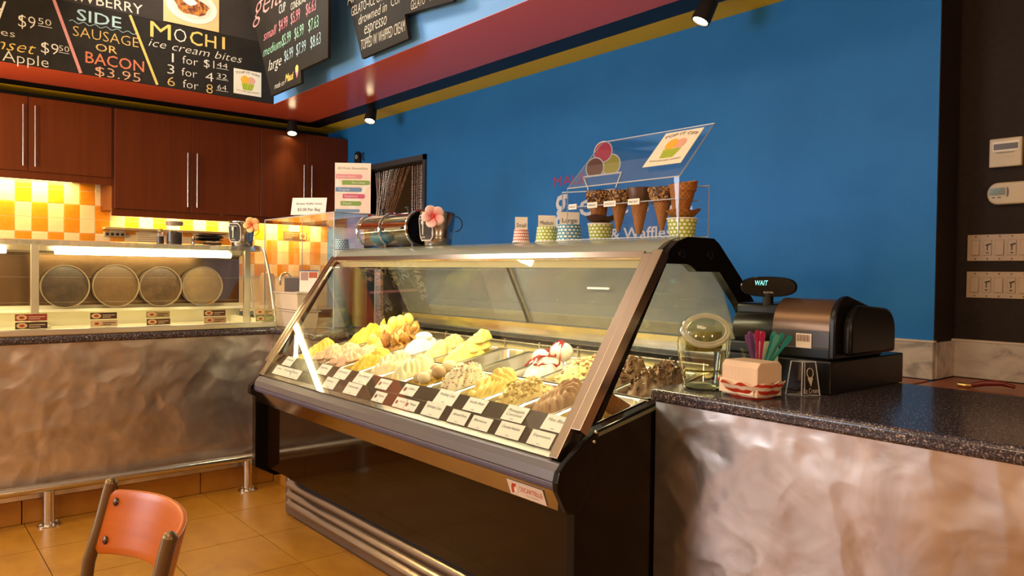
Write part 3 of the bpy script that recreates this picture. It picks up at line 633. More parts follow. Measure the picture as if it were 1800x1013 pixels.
# solid tubs on the rear ledge stand in for mirror images of tubs
for k, (y, z, r, c1, c2, nm) in enumerate(((.812, 1.185, .124, (.022, .012, .005), (.065, .036, .015), 'dark speckled'), (1.075, 1.185, .127, (.090, .046, .013), (.125, .068, .022), 'caramel brown'), (1.325, 1.180, .123, (.040, .020, .008), (.11, .058, .022), 'mottled brown'), (1.575, 1.185, .125, (.17, .105, .027), (.21, .13, .038), 'plain beige'))):
    t = thing('reflected_tub', (-4.98, y, 1.063), '%s ice cream tub on its side, standing in for a mirror image in the dipping cabinet' % nm, 'tub', 'stand-in tub reflections in the dipping cabinet')
    MB().lathe([(r * .93, -.085), (r, 0), (r, .014), (r - .004, .014), (r - .006, .0)], (-4.962, y, 1.068 + r), 40, (1, 0, 0), cap=True).build('tub', mat('tub_card', (.26, .19, .11), .5), t, smooth=1)
    MB().lathe([(r - .006, .0), (r * .6, .006), (0.001, .008)], (-4.962, y, 1.068 + r), 40, (1, 0, 0)).build('ice_cream', varied('tub_ice_cream_%d' % k, c1, c2, 22, .4, bstr=.3), t, smooth=1)
# flavour plates on the lower edge of the glass
PC = [((.28, .035, .022), (.055, .030, .012)), ((.06, .022, .010), (.52, .40, .22)), ((.34, .26, .10), (.10, .045, .016)), ((.09, .030, .014), (.42, .27, .15)), ((.50, .40, .18), (.24, .30, .09))]
names = ('beside the left post', 'left of centre under the dark tub', 'at the middle of the sill', 'under the beige tub', 'at the right end')
for i, (ya, yb) in enumerate(((.512, .650), (.845, .972), (1.118, 1.240), (1.425, 1.548), (1.725, 1.838))):
    for j, (za, zb) in enumerate(((1.030, 1.064), (.990, 1.024))):
        x = -4.455 - (.0 if j else .010)
        c = thing('flavour_plate', (x, (ya + yb) / 2, za), '%s flavour plate on the dipping cabinet glass, %s' % (('upper', 'lower')[j], names[i]), 'label plate', 'flavour plates on the dipping cabinet')
        B((x, ya, za), (x + .003, yb, zb)).build('plate', mat('plate_%d%d' % (i, j), PC[i][j], .4), c)
        w = yb - ya
        MB().lathe([(0, 0), (.022, 0), (.022, .0012)], (x + .003, ya + .028, (za + zb) / 2), 16, (1, 0, 0), sx=.62, sy=1.05).build('logo_oval', mat('plate_cream', (.66, .50, .24), .5), c)
        MB().lathe([(0, 0), (.012, 0), (.012, .0008)], (x + .0042, ya + .028, (za + zb) / 2), 12, (1, 0, 0), sx=.6, sy=1.0).build('logo_mark', mat('plate_red', (.36, .06, .02), .5), c)
        for q in range(2): B((x + .003, ya + .058, za + .018 - .010 * q), (x + .0036, ya + w - .010 - .02 * q, za + .022 - .010 * q)).build('printed_line', mat('plate_print_%d' % (PC[i][j][0] > .3), (.06, .03, .015) if PC[i][j][0] > .3 else (.55, .45, .30), .5), c)
# jars and boxes on top of the dipping cabinet
ZC = 1.452
M_coffee = varied('dark_granules', (.012, .006, .004), (.035, .018, .012), 300, .6)
c = thing('storage_jar', (-5.0, 1.415, ZC), 'tall glass jar with grey lid half full of dark granules', 'jar')
MB().lathe([(.047, 0), (.048, .02), (.048, .122)], (-5.0, 1.415, ZC), 24, cap=False).build('glass_body', M_glass, c, smooth=1)
MB().lathe([(.0, .003), (.044, .003), (.044, .075), (.0, .088)], (-5.0, 1.415, ZC), 24).build('granules', M_coffee, c, smooth=1)
MB().lathe([(.0, .120), (.050, .120), (.051, .140), (.048, .146), (.0, .147)], (-5.0, 1.415, ZC), 24).build('lid', mat('grey_lid', (.22, .17, .13), .4), c, smooth=1)
c = thing('storage_jar', (-5.02, 1.338, ZC), 'small narrow jar of dark granules left of the tall jar', 'jar')
MB().lathe([(.022, 0), (.0225, .08)], (-5.02, 1.338, ZC), 18, cap=False).build('glass_body', M_glass, c, smooth=1)
MB().lathe([(.0, .003), (.02, .003), (.02, .05), (0, .052)], (-5.02, 1.338, ZC), 18).build('granules', M_coffee, c, smooth=1)
MB().lathe([(.012, .08), (.014, .088), (.012, .098), (0, .099)], (-5.02, 1.338, ZC), 14).build('lid', mat('olive_lid', (.30, .26, .06), .4), c, smooth=1)
c = setp(MB().lathe([(.016, 0), (.013, .006), (.009, .010), (.010, .046), (.006, .056), (0, .057)], (-5.0, 1.528, ZC), 14).build('shaker', M_chrome, smooth=1), 'tiny chrome shaker between the tall jar and the black box', 'shaker')
c = thing('spread_box', (-5.0, 1.63, ZC), 'low black box with dark leaves of packaging sticking out', 'box')
B((-5.05, 1.575, ZC), (-4.95, 1.690, ZC + .020)).build('base', mat('dark_box', (.05, .03, .02), .5), c, bevel=.002)
rb = random.Random(3)
for k in range(7): MB().obox((-5.0 + rb.uniform(-.02, .02), 1.632 + rb.uniform(-.012, .012), ZC + .034 + .007 * k), (.045, 0, rb.uniform(-.006, .006)), (0, .062 + rb.uniform(0, .014), rb.uniform(-.008, .008)), (0, 0, .0025)).build('packet', M_bmatte, c)
# tin pails with a chalk label and a plumeria flower
def pail(x, y, z0, s, rot, label, petal_cols, flower_at, flower_s, fl_label, hand):
    c = thing('tin_pail', (x, y, z0), label, 'pail')
    prof = [(.052, 0), (.054, .004), (.056, .028), (.058, .030), (.058, .036), (.0575, .038), (.068, .125), (.071, .128), (.071, .133), (.067, .133), (.055, .03)]
    MB().lathe([(r * s, h * s) for r, h in prof], (x, y, z0), 32).build('bucket', mat('galvanised_tin', (.38, .37, .36), .22, 1.0), c, smooth=1)
    d = Vector((math.cos(rot), math.sin(rot), 0)); side = Vector((-d.y, d.x, 0)); p = Vector((x, y, z0))
    # chalk label plate
    oct_ = [(-.030, -.036), (-.022, -.046), (.022, -.046), (.030, -.036), (.034, -.026), (.034, .026), (.030, .036), (.022, .046), (-.022, .046), (-.030, .036), (-.034, .026), (-.034, -.026)]
    def plate(k, off, m, nm):
        vs = []
        for t in (0, .003):
            for a, b in oct_: vs.append(p + d * ((.058 + .012 * (b + .07) / .1) * s + off + t - .5 * a * a / .06 * 1.0) + side * (a * s * k) + Vector((0, 0, (.070 + b * k) * s)))
        n = 12; MB().add(vs, [tuple(range(n))[::-1], tuple(range(n, 2 * n))] + [(i, (i + 1) % n, n + (i + 1) % n, n + i) for i in range(n)]).build(nm, m, c)
    plate(1.12, .0065, mat('label_edge', (.55, .52, .50), .5), 'label_edge'); plate(1.0, .0085, mat('label_black', (.018, .016, .016), .6), 'chalk_label')
    q = p + d * (.083 * s); 
    MB().obox(q + Vector((0, 0, .062 * s)), side * .0022, Vector((0, 0, .020 * s)), d * .0006).build('painted_spoon_handle', M_white, c)
    MB().ball(q + Vector((0, 0, .090 * s)), .007 * s, 10, 6, (1, 1, 1.6)).build('painted_spoon_bowl', M_white, c, smooth=1)
    text('Tasting Spoons', q + side * (-.022 * s) + Vector((0, 0, .102 * s)) - d * .001, side, ZU, .044 * s, .007 * s, M_white, c)
    text('only', q + side * (-.010 * s) + Vector((0, 0, .030 * s)) - d * .004, side, ZU, .02 * s, .007 * s, M_white, c)
    # wire handle hanging at the far side
    hd = Vector((math.cos(hand), math.sin(hand), 0)); e0 = p + hd * .069 * s + Vector((0, 0, .118 * s))
    pts = [e0 + hd * (.028 * s * math.sin(t)) + Vector((0, 0, -.030 * s * (1 - math.cos(t)))) for t in [math.pi * k / 12 for k in range(13)]]
    MB().tube(pts, .0022 * s, 6).build('wire_handle', M_bmatte, c, smooth=1)
    # flower
    f = thing('plumeria_flower', flower_at, fl_label, 'flower'); C0 = Vector(flower_at) + Vector((0, 0, .0)); n = Vector((.80, -.56, .18)).normalized(); u = n.cross(Vector((0, 0, 1))).normalized() * -1; v = n.cross(u) * -1
    mp = petal_cols
    for k in range(5):
        a = math.pi / 2 + 2 * math.pi * k / 5 + .25; ax = u * math.cos(a) + v * math.sin(a); sd = n.cross(ax); vs = []; N1, N2 = 9, 7
        for i in range(N1):
            t = i / (N1 - 1); wid = .98 * math.sin(math.pi * (t * .88 + .06)) ** .8 * (.35 + .75 * t) * flower_s
            for j in range(N2):
                w = (j / (N2 - 1) - .5) * 2; vs.append(C0 + ax * (t * flower_s) + sd * (w * wid * .62) + n * (.22 * flower_s * math.sin(t * 2.2) - .10 * flower_s * w * w * t + .10 * flower_s * w))
        fs = [(i * N2 + j, i * N2 + j + 1, (i + 1) * N2 + j + 1, (i + 1) * N2 + j) for i in range(N1 - 1) for j in range(N2 - 1)]
        o = MB().add(vs, fs).build('petal', mp, f, smooth=2); sm = o.modifiers.new('thick', 'SOLIDIFY'); sm.thickness = .0015
    MB().ball(C0 + n * .004, .007 * flower_s / .05, 8, 6).build('centre', mat('petal_heart', (.65, .05, .03), .5), f, smooth=1)
    MB().tube([C0, C0 - n * .045 - Vector((0, 0, .02))], .0025, 6).build('stem', mat('flower_stem', (.10, .22, .04), .5), f)
def petal_mat(name, inner, outer, org, s):
    m = mat(name, outer, .5); nt, p = nodes(m); g = nt.nodes.new('ShaderNodeNewGeometry'); vm = nt.nodes.new('ShaderNodeVectorMath'); vm.operation = 'DISTANCE'; vm.inputs[1].default_value = org; _lnk(nt, g.outputs['Position'], vm.inputs[0])
    mr = nt.nodes.new('ShaderNodeMath'); mr.operation = 'DIVIDE'; mr.inputs[1].default_value = s; _lnk(nt, vm.outputs['Value'], mr.inputs[0])
    _lnk(nt, ramp(nt, mr.outputs[0], [(.12, inner), (.45, tuple((a + b) / 2 for a, b in zip(inner, outer))), (.85, outer)]), p.inputs['Base Color']); return m
fa = (-4.755, 1.812, 1.585)
pail(-4.86, 1.79, ZC, 1.18, -.95, 'tin pail with a black spoon label on the dipping cabinet', petal_mat('orange_petal', (.75, .12, .01), (.80, .50, .20), fa, .055), fa, .052, 'orange plumeria flower on the pail on the dipping cabinet', .75)
fb = (-2.985, 2.005, 1.562)
pail(-3.045, 2.075, 1.4255, 1.22, -1.40, 'tin pail with a black spoon label on top of the gelato case', petal_mat('pink_petal', (.70, .03, .05), (.86, .60, .56), fb, .055), fb, .056, 'pink plumeria flower on the pail on the gelato case', .75)
# ================================================================== GELATO CASE
X0, X1 = -3.80, -1.517
gc = thing('gelato_case', ((X0 + X1) / 2, 2.0, 0), 'large black and bronze gelato display case with sloped glass and lit pans', 'display case')
DZ = lambda y: .843 + .2 * (y - 1.596)
endp = [(1.512, .30), (1.512, .615), (1.478, .622), (1.478, .695), (1.572, .830), (1.600, .846), (1.86, .898), (2.20, .966), (2.46, 1.02), (2.50, 1.00), (2.50, .02), (1.70, .02), (1.70, .24), (1.56, .24)]
endl = [(1.455, .30), (1.455, .66), (1.430, .672), (1.430, .712)] + endp[4:]
MB().prism(endp[:10] + [(2.50, 0), (1.512, 0)], 0, X1 - .038, X1).build('end_panel', M_bgloss, gc, bevel=.004)
MB().prism(endl, 0, X0, X0 + .045).build('end_panel', M_bgloss, gc, bevel=.004)
# rubbing strip along the top of the visible end
MB().prism([(1.600, .828), (1.86, .880), (1.90, .888), (1.90, .898), (1.86, .890), (1.602, .838)], 0, X1, X1 + .005).build('end_moulding', mat('grey_moulding', (.16, .17, .12), .2, .4), gc)
# arched glass frames at both ends
def arch(xa, xb, nm):
    out = [(1.585, .862), (1.893, 1.345), (1.925, 1.385), (1.965, 1.411), (2.01, 1.4245), (2.155, 1.4245), (2.185, 1.408), (2.32, 1.290), (2.52, 1.09), (2.52, 1.02), (2.46, 1.02)]
    inn = [(2.44, 1.035), (2.320, 1.190), (2.190, 1.312), (2.060, 1.312), (2.035, 1.330), (2.010, 1.336), (1.905, 1.336), (1.618, .875)]
    mb = MB()
    # quads between outer and inner loop
    O = out; I = inn[::-1]
    loops = [(O[0], O[1], I[1], I[0]), (O[1], O[2], I[1]), (O[2], O[3], I[2], I[1]), (O[3], O[4], I[2]), (O[4], O[5], I[4], I[3], I[2]), (O[5], O[6], I[5], I[4]), (O[6], O[7], I[6], I[5]), (O[7], O[8], I[7], I[6]), (O[8], O[9], O[10], I[7])]
    for q in loops: mb.prism(list(q), 0, xa, xb)
    o = mb.build('arch_frame', M_bgloss, gc); return inn
inn = arch(X1 - .034, X1 - .002, 'r'); arch(X0 + .004, X0 + .036, 'l')
for y in (1.977, 2.127):
    MB().lathe([(.017, 0), (.017, .004), (.012, .008), (.006, .009)], (X1 - .002, y, 1.367), 16, (1, 0, 0)).build('bolt_cap', M_bgloss, gc, smooth=1)
for xa in (X1 - .024, X0 + .018):
    MB().prism([(1.60, .868)] + [(1.905, 1.35), (2.2, 1.33), (2.32, 1.20), (2.45, 1.03)], 0, xa, xa + .005).build('end_glass', M_glass_case, gc)
# black lower bracket and bolts at the foot of the right post
for y, z in ((1.590, .842), (1.582, .815)): MB().ball((X1 + .003, y, z), .006, 8, 6).build('bolt_cap', M_chrome, gc, smooth=1)
# sloped front glass and its metal frame
GA = (1.487, .765); GB = (1.899, 1.372); gd = Vector((GB[0] - GA[0], GB[1] - GA[1])).normalized(); gn = Vector((-gd.y, gd.x))   # gn points out to the customer
def gp(t, off): return (GA[0] + (GB[0] - GA[0]) * t + gn.x * off, GA[1] + (GB[1] - GA[1]) * t + gn.y * off)
MB().prism([gp(0, 0), gp(1, 0), gp(1, .006), gp(0, .006)], 0, X0 + .05, X1 - .05).build('front_glass', M_glass_case, gc)
def frame(xa, xb, t0, t1, o0, o1, nm, m=None): MB().prism([gp(t0, o0), gp(t1, o0), gp(t1, o1), gp(t0, o1)], 0, xa, xb).build(nm, m or M_trim, gc, bevel=.002)
frame(X1 - .040, X1 - .001, .13, 1.0, -.020, .016, 'front_post')
frame(X1 - .078, X1 - .042, .0, .985, -.004, .012, 'glass_frame')
frame(X0 + .001, X0 + .030, .10, 1.0, -.020, .012, 'front_post')
frame(X0 + .031, X0 + .056, .0, .985, -.004, .010, 'glass_frame')
frame(X0 + .05, X1 - .078, .962, 1.0, -.002, .011, 'top_glass_frame')
# canopy
can = [(1.893, 1.372), (1.905, 1.386), (1.930, 1.402), (1.965, 1.415), (2.01, 1.4245), (2.155, 1.4245), (2.185, 1.408), (2.22, 1.365), (1.90, 1.362)]
MB().prism(can, 0, X0 + .037, X1 - .035).build('canopy', M_canopy, gc, smooth=1)
MB().prism([(1.905, 1.362), (1.930, 1.322), (1.938, 1.322), (1.938, 1.362)], 0, X0 + .04, X1 - .04).build('lamp_valance', mat('pale_valance', (.62, .58, .40), .4), gc)
# lamp inside the canopy
MB().tube([(X0 + .12, 1.965, 1.342), (X1 - .12, 1.965, 1.342)], .014, 10).build('light_tube', mat('case_tube', (1, .95, .8), .4, emit=(1.0, .86, .55), estr=12.0), gc, smooth=1)
area('case_glow', ((X0 + X1) / 2, 1.965, 1.322), ((X0 + X1) / 2, 1.90, .9), 2.05, .05, 19, (1.0, .84, .50), gc)
# lit tube added at the far left end to produce a bright streak
MB().tube([(X0 + .085, 1.655, .965), (X0 + .105, 1.640, .850)], .010, 10).build('streak_tube', mat('streak_tube_glow', (1, .95, .8), .4, emit=(1.0, .90, .60), estr=14.0), gc, smooth=1)
# bumper, polished strip, front panel, plinth
MB().prism([(1.487, .762), (1.470, .762), (1.452, .742), (1.446, .712), (1.500, .712)], 0, X0 + .046, X1 - .022).build('bumper', M_bumper, gc, bevel=.004)
MB().prism([(1.446, .7115), (1.446, .700), (1.452, .688), (1.470, .682), (1.50, .682), (1.50, .7115)], 0, X0 + .046, X1 - .022).build('bumper_edge', M_bumpdk, gc, bevel=.003)
MB().prism([(1.468, .681), (1.492, .618), (1.52, .618), (1.52, .681)], 0, X0 + .046, X1 - .039).build('polished_strip', mat('polished_bronze', (.42, .37, .33), .14, 1.0), gc)
MB().prism([(1.520, .640), (1.520, .290), (1.54, .290), (1.54, .640)], 0, X0 + .046, X1 - .039).build('front_panel', M_front, gc)
MB().prism([(1.66, 0), (2.46, 0), (2.46, .698), (1.541, .698), (1.541, .292), (1.66, .292)], 0, X0 + .046, X1 - .039).build('body', M_bmatte, gc)
pl = MB().box((X0 - .05, 1.652, 0), (X1 - .04, 1.70, .215)).build('plinth', M_plinth, gc, bevel=.02, seg=3)
for k, (za, zb) in enumerate(((.155, .203), (.105, .147), (.055, .098))):
    MB().prism([(1.652, za), (1.634, za + .004), (1.628, za + .016), (1.634, zb - .012), (1.652, zb)], 0, X0 + .02, X1 - .04).build('grille_slat', mat('slat_metal', (.30, .255, .235), .22, .9), pl, smooth=1)
    B((X0 + .018, 1.648, zb), (X1 - .04, 1.653, zb + .008)).build('slot', M_bmatte, pl)
for z in (.205, .150, .100): MB().ball((X0 + .005, 1.650, z - .01), .004, 8, 5).build('rivet', M_chrome, pl, smooth=1)
# deck around the pans
PW = .1817; XR0 = X1 - .024
def deckbox(xa, xb, ya, yb, t0, t1, nm, m=M_pan): MB().prism([(ya, DZ(ya) + t0), (yb, DZ(yb) + t0), (yb, DZ(yb) + t1), (ya, DZ(ya) + t1)], 0, xa, xb).build(nm, m, gc)
deckbox(X0 + .05, X1 - .039, 1.597, 1.612, -.05, .0, 'deck_rail'); deckbox(X0 + .05, X1 - .039, 1.866, 1.876, -.012, .001, 'deck_rail'); deckbox(X0 + .05, X1 - .039, 2.172, 2.33, -.012, .001, 'deck_rail')
deckbox(X0 + .05, X1 - .039, 1.60, 2.34, -.142, -.137, 'deck_floor', M_bmatte)
MB().tube([(X0 + .05, 2.19, DZ(2.19) + .028), (X1 - .039, 2.19, DZ(2.19) + .028)], .004, 8).build('rear_rail', M_steel, gc, smooth=1)
for k in range(9): x = X0 + .2 + .235 * k; B((x - .003, 2.184, DZ(2.19)), (x + .003, 2.196, DZ(2.19) + .040)).build('rail_clip', M_steel, gc)
# rear wall: steel back, warm ledge, leaning sliding glass
B((X0 + .05, 2.335, .88), (X1 - .039, 2.36, 1.045)).build('rear_wall', M_steel, gc)
B((X0 + .05, 2.28, 1.0), (X1 - .039, 2.335, 1.012)).build('rear_gap', M_bmatte, gc)
B((X0 + .05, 2.31, 1.045), (X1 - .039, 2.40, 1.068)).build('rear_ledge', mat('brassy_ledge', (.62, .50, .22), .25, .9), gc)
M_slide = glass('sliding_glass', (.80, .84, .78), haze=.30)
for xa, xb, o in ((X0 + .06, -2.66, 0), (-2.70, X1 - .045, .014)):
    MB().prism([(2.345 + o, 1.07), (2.195 + o, 1.36), (2.200 + o, 1.362), (2.351 + o, 1.072)], 0, xa, xb).build('sliding_glass', M_slide, gc)
MB().prism([(2.343, 1.068), (2.195, 1.355), (2.215, 1.365), (2.365, 1.075)], 0, -2.690, -2.676).build('sliding_stile', M_bmatte, gc)
B((-2.20, 2.245, 1.238), (-2.08, 2.252, 1.246)).build('finger_pull', M_white, gc)
# price-card shelf: two dark tilted steps behind the glass
M_card = mat('dark_card_shelf', (.075, .052, .038), .2)
MB().prism([(1.492, .765), (1.520, .775), (1.553, .818), (1.560, .818), (1.600, .862), (1.604, .858), (1.604, .76), (1.492, .755)], 0, X0 + .05, X1 - .08).build('card_shelf', M_card, gc)
MB().prism([(1.480, .622), (1.442, .690), (1.440, .715), (1.449, .745), (1.474, .768), (1.572, .832), (1.585, .70), (1.53, .62)], 0, X1 - .0215, X1 + .001).build('bumper_cap', M_bgloss, gc, bevel=.004)
# maker's plate
st = thing('maker_sticker', (-1.685, 1.483, .624), 'white OSCARTIELLE maker sticker on the polished strip of the gelato case', 'sticker')
SR = Vector((1, 0, 0)); SU = Vector((0, -.024, .063)).normalized(); SN = SR.cross(SU); so = Vector((-1.772, 1.4895, .6225)) + SN * .0015
MB().obox(so + SR * .082 + SU * .026, SR * .082, SU * .026, SN * .001).build('sheet', mat('sticker_white', (.62, .52, .46), .5), st)
M_sred = mat('sticker_red', (.42, .04, .02), .5)
text('OSCARTIELLE', so + SR * .052 + SU * .022, SR, SU, .104, .017, M_sred, st, bold=.01); text('www.oscartielle.it', so + SR * .075 + SU * .010, SR, SU, .06, .006, mat('sticker_grey', (.25, .22, .22), .5), st)
MB().add([so + SR * a + SU * b + SN * .0016 for a, b in ((.010, .008), (.020, .008), (.026, .030), (.036, .034), (.042, .044), (.022, .043), (.014, .030))], [tuple(range(7))]).build('red_figure', M_sred, st)
MB().lathe([(0, 0), (.009, .0004)], so + SR * .034 + SU * .022 + SN * .0018, 14, SN).build('pale_face', mat('sticker_face', (.72, .60, .52), .5), st)

# ------------------------------------------------------------------ pans
ang = math.atan(.2)
def pan_mesh(x, ya, yb):
    """tapered pan with rolled rim, open top, lying in the inclined deck"""
    xa, xb = x - PW / 2 + .003, x + PW / 2 - .003; n = 6; r = .035
    def ring(inset, r):
        pts = []
        for cx, cy, a0 in ((xb - inset - r, yb - inset - r, 0), (xa + inset + r, yb - inset - r, 90), (xa + inset + r, ya + inset + r, 180), (xb - inset - r, ya + inset + r, 270)):
            for k in range(n): a = math.radians(a0 + 90 * k / (n - 1)); pts.append((cx + r * math.cos(a), cy + r * math.sin(a)))
        return pts
    L = [(0.0, .012, .004), (.0, .012, .0055), (.006, .03, .0055), (.010, .036, .002), (.014, .036, -.05), (.020, .036, -.115)]; vs = []; m = 4 * n
    for ins, rr, h in L: vs += [(px, py, DZ(py) + h) for px, py in ring(ins, rr)]
    fs = [(i * m + k, i * m + (k + 1) % m, (i + 1) * m + (k + 1) % m, (i + 1) * m + k) for i in range(len(L) - 1) for k in range(m)] + [tuple((len(L) - 1) * m + k for k in range(m))]
    return MB().add(vs, fs)
rg = random.Random(11)
def nz(x, y, s): return math.sin(x * 1.7 + s) * math.cos(y * 2.3 - s * 1.3) + .5 * math.sin(x * 3.9 - y * 3.1 + s * 2.1) + .3 * math.sin(x * 7.3 + y * 6.1 + s)
def mound(cx, cy, sx, sy, h, seed, ridge=0.0, k=9, twist=.6, lump=.10, peak=(0, .2), rough=0.0, sink=-.03):
    """gelato heap: base outline, domed body with paddle ridges"""
    N, Rn = 72, 28; vs = []; z0 = DZ(cy)
    for i in range(Rn + 1):
        t = i / Rn
        for j in range(N):
            a = 2 * math.pi * j / N; ca, sa = math.cos(a), math.sin(a); sq = (abs(ca) ** 2.6 + abs(sa) ** 2.6) ** (-1 / 2.6)
            rr = (1 - t) ; ox, oy = peak[0] * t, peak[1] * t
            x = ca * sq * rr + ox * .5; y = sa * sq * rr + oy * .5
            prof = (1 - (1 - t) ** 2.2) ** .80
            lumpz = 1 + lump * nz(x * 2.0, y * 2.0, seed) 
            st = 1.0 - 2.2 * abs(math.sin(k * (y * .8 + x * twist + .30 * math.sin(2.6 * x + seed)) * 1.9 + seed)) ** 3
            d = ridge * st * min(1, 4 * t + .1) * (1 - t ** 3)
            rad = 1 + .07 * nz(ca * 1.5, sa * 1.5, seed)
            zz = h * prof * lumpz + d
            if rough: zz += rough * nz(x * 11, y * 11, seed * 3) * min(1, 3 * t + .2)
            xx = cx + sx * x * rad * (1 + d * 3); yy = cy + sy * y * rad * (1 + d * 3)
            vs.append((xx, yy, DZ(yy) + sink + max(zz, 0)))
    fs = [(i * N + j, i * N + (j + 1) % N, (i + 1) * N + (j + 1) % N, (i + 1) * N + j) for i in range(Rn) for j in range(N)]
    fs.append(tuple(range(N))[::-1]); return MB().add(vs, fs)
def gmat(n, c1, c2, sc=9, dist=2.0, rough=.55):
    c1 = tuple(v * .82 for v in c1); c2 = tuple(v * .86 for v in c2)
    m = varied('gelato_' + n, c1, c2, sc, rough, dist=dist, detail=3, bstr=.25, bdist=.003); p = m.node_tree.nodes['Principled BSDF']
    p.inputs['Subsurface Weight'].default_value = .15; p.inputs['Subsurface Radius'].default_value = (.012, .009, .006); p.inputs['Subsurface Scale'].default_value = .4; return m
def surf(mb, n, rr):
    """random points on the upper surface of a heap"""
    out = []
    for _ in range(n):
        f = mb.f[rr.randrange(len(mb.f) - 1)]; c = sum((mb.v[i] for i in f), Vector()) / len(f); out.append(c)
    return out
FY, BY = (1.612, 1.866), (1.876, 2.172)
def px(i): return XR0 - .0127 - PW / 2 - PW * i
front = [ # name, kind, colours, dims, label words
 ('custard', 'low', (.62, .42, .06), (.72, .55, .14), 'low yellow custard gelato with a leaning wafer, at the right front corner'),
 ('coffee', 'ridge', (.36, .19, .075), (.50, .30, .14), 'brown coffee gelato with deep paddle ridges beside the right glass post'),
 ('crumble', 'crumb', (.68, .50, .16), (.80, .66, .32), 'crumbly pale yellow gelato heap between the coffee and banana gelato'),
 ('banana', 'fold', (.72, .52, .10), (.82, .66, .24), 'banana yellow ridged gelato right of the sprinkled heap'),
 ('sprinkle', 'sprinkle', (.74, .62, .40), (.82, .74, .56), 'tall cream gelato heap covered in dark and coloured sprinkles'),
 ('cookie', 'scoops', (.62, .44, .22), (.74, .58, .34), 'group of smooth tan and cream cookie balls in gelato'),
 ('mint_cream', 'bigridge', (.70, .66, .34), (.82, .80, .56), 'creamy pale green gelato with broad ridges in the middle of the front row'),
 ('caramel', 'bigridge', (.70, .56, .30), (.84, .78, .60), 'white gelato streaked with caramel ridges left of the pale green one'),
 ('mango', 'ridge', (.78, .52, .04), (.84, .64, .14), 'bright mango yellow ridged gelato in front of the pink gelato'),
 ('strawberry', 'lump', (.72, .42, .28), (.82, .60, .44), 'pink strawberry gelato heap in large folds'),
 ('peach', 'lump', (.68, .46, .28), (.78, .60, .42), 'peach beige gelato heap under the added streak tube'),
 ('passion', 'ridge', (.74, .56, .06), (.80, .68, .20), 'yellow gelato at the far left end of the front row')]
back = [
 ('truffle', 'shards', (.10, .045, .018), (.26, .14, .06), 'dark chocolate gelato covered in curled shavings behind the counter corner'),
 ('truffle', 'shards', (.12, .055, .022), (.30, .17, .075), 'chocolate shaving gelato directly behind the right glass post'),
 ('nutty', 'nuts', (.70, .52, .18), (.82, .70, .38), 'yellow gelato with brown nut pieces and sauce left of the right post'),
 ('ripple', 'ripple', (.80, .74, .66), (.86, .82, .76), 'white gelato drizzled with dark red fruit sauce'),
 None, None,
 ('lemon', 'smooth', (.80, .62, .12), (.86, .74, .28), 'tall lemon yellow gelato in smooth twisted folds beside the empty pans'),
 ('apricot', 'ridge', (.74, .40, .14), (.82, .56, .28), 'orange apricot gelato with fine dark stripes'),
 ('coconut', 'soft', (.86, .84, .78), (.88, .87, .83), 'pure white coconut gelato dome'),
 ('wafer', 'leaves', (.52, .24, .05), (.66, .38, .12), 'caramel gelato with brown crisp wafer leaves at the back'),
 ('petal', 'petals', (.80, .68, .10), (.86, .78, .26), 'pale yellow gelato in rounded petals at the back left'),
 ('pistachio', 'hump', (.58, .50, .04), (.66, .60, .08), 'olive yellow pistachio gelato hump in the far left back corner')]
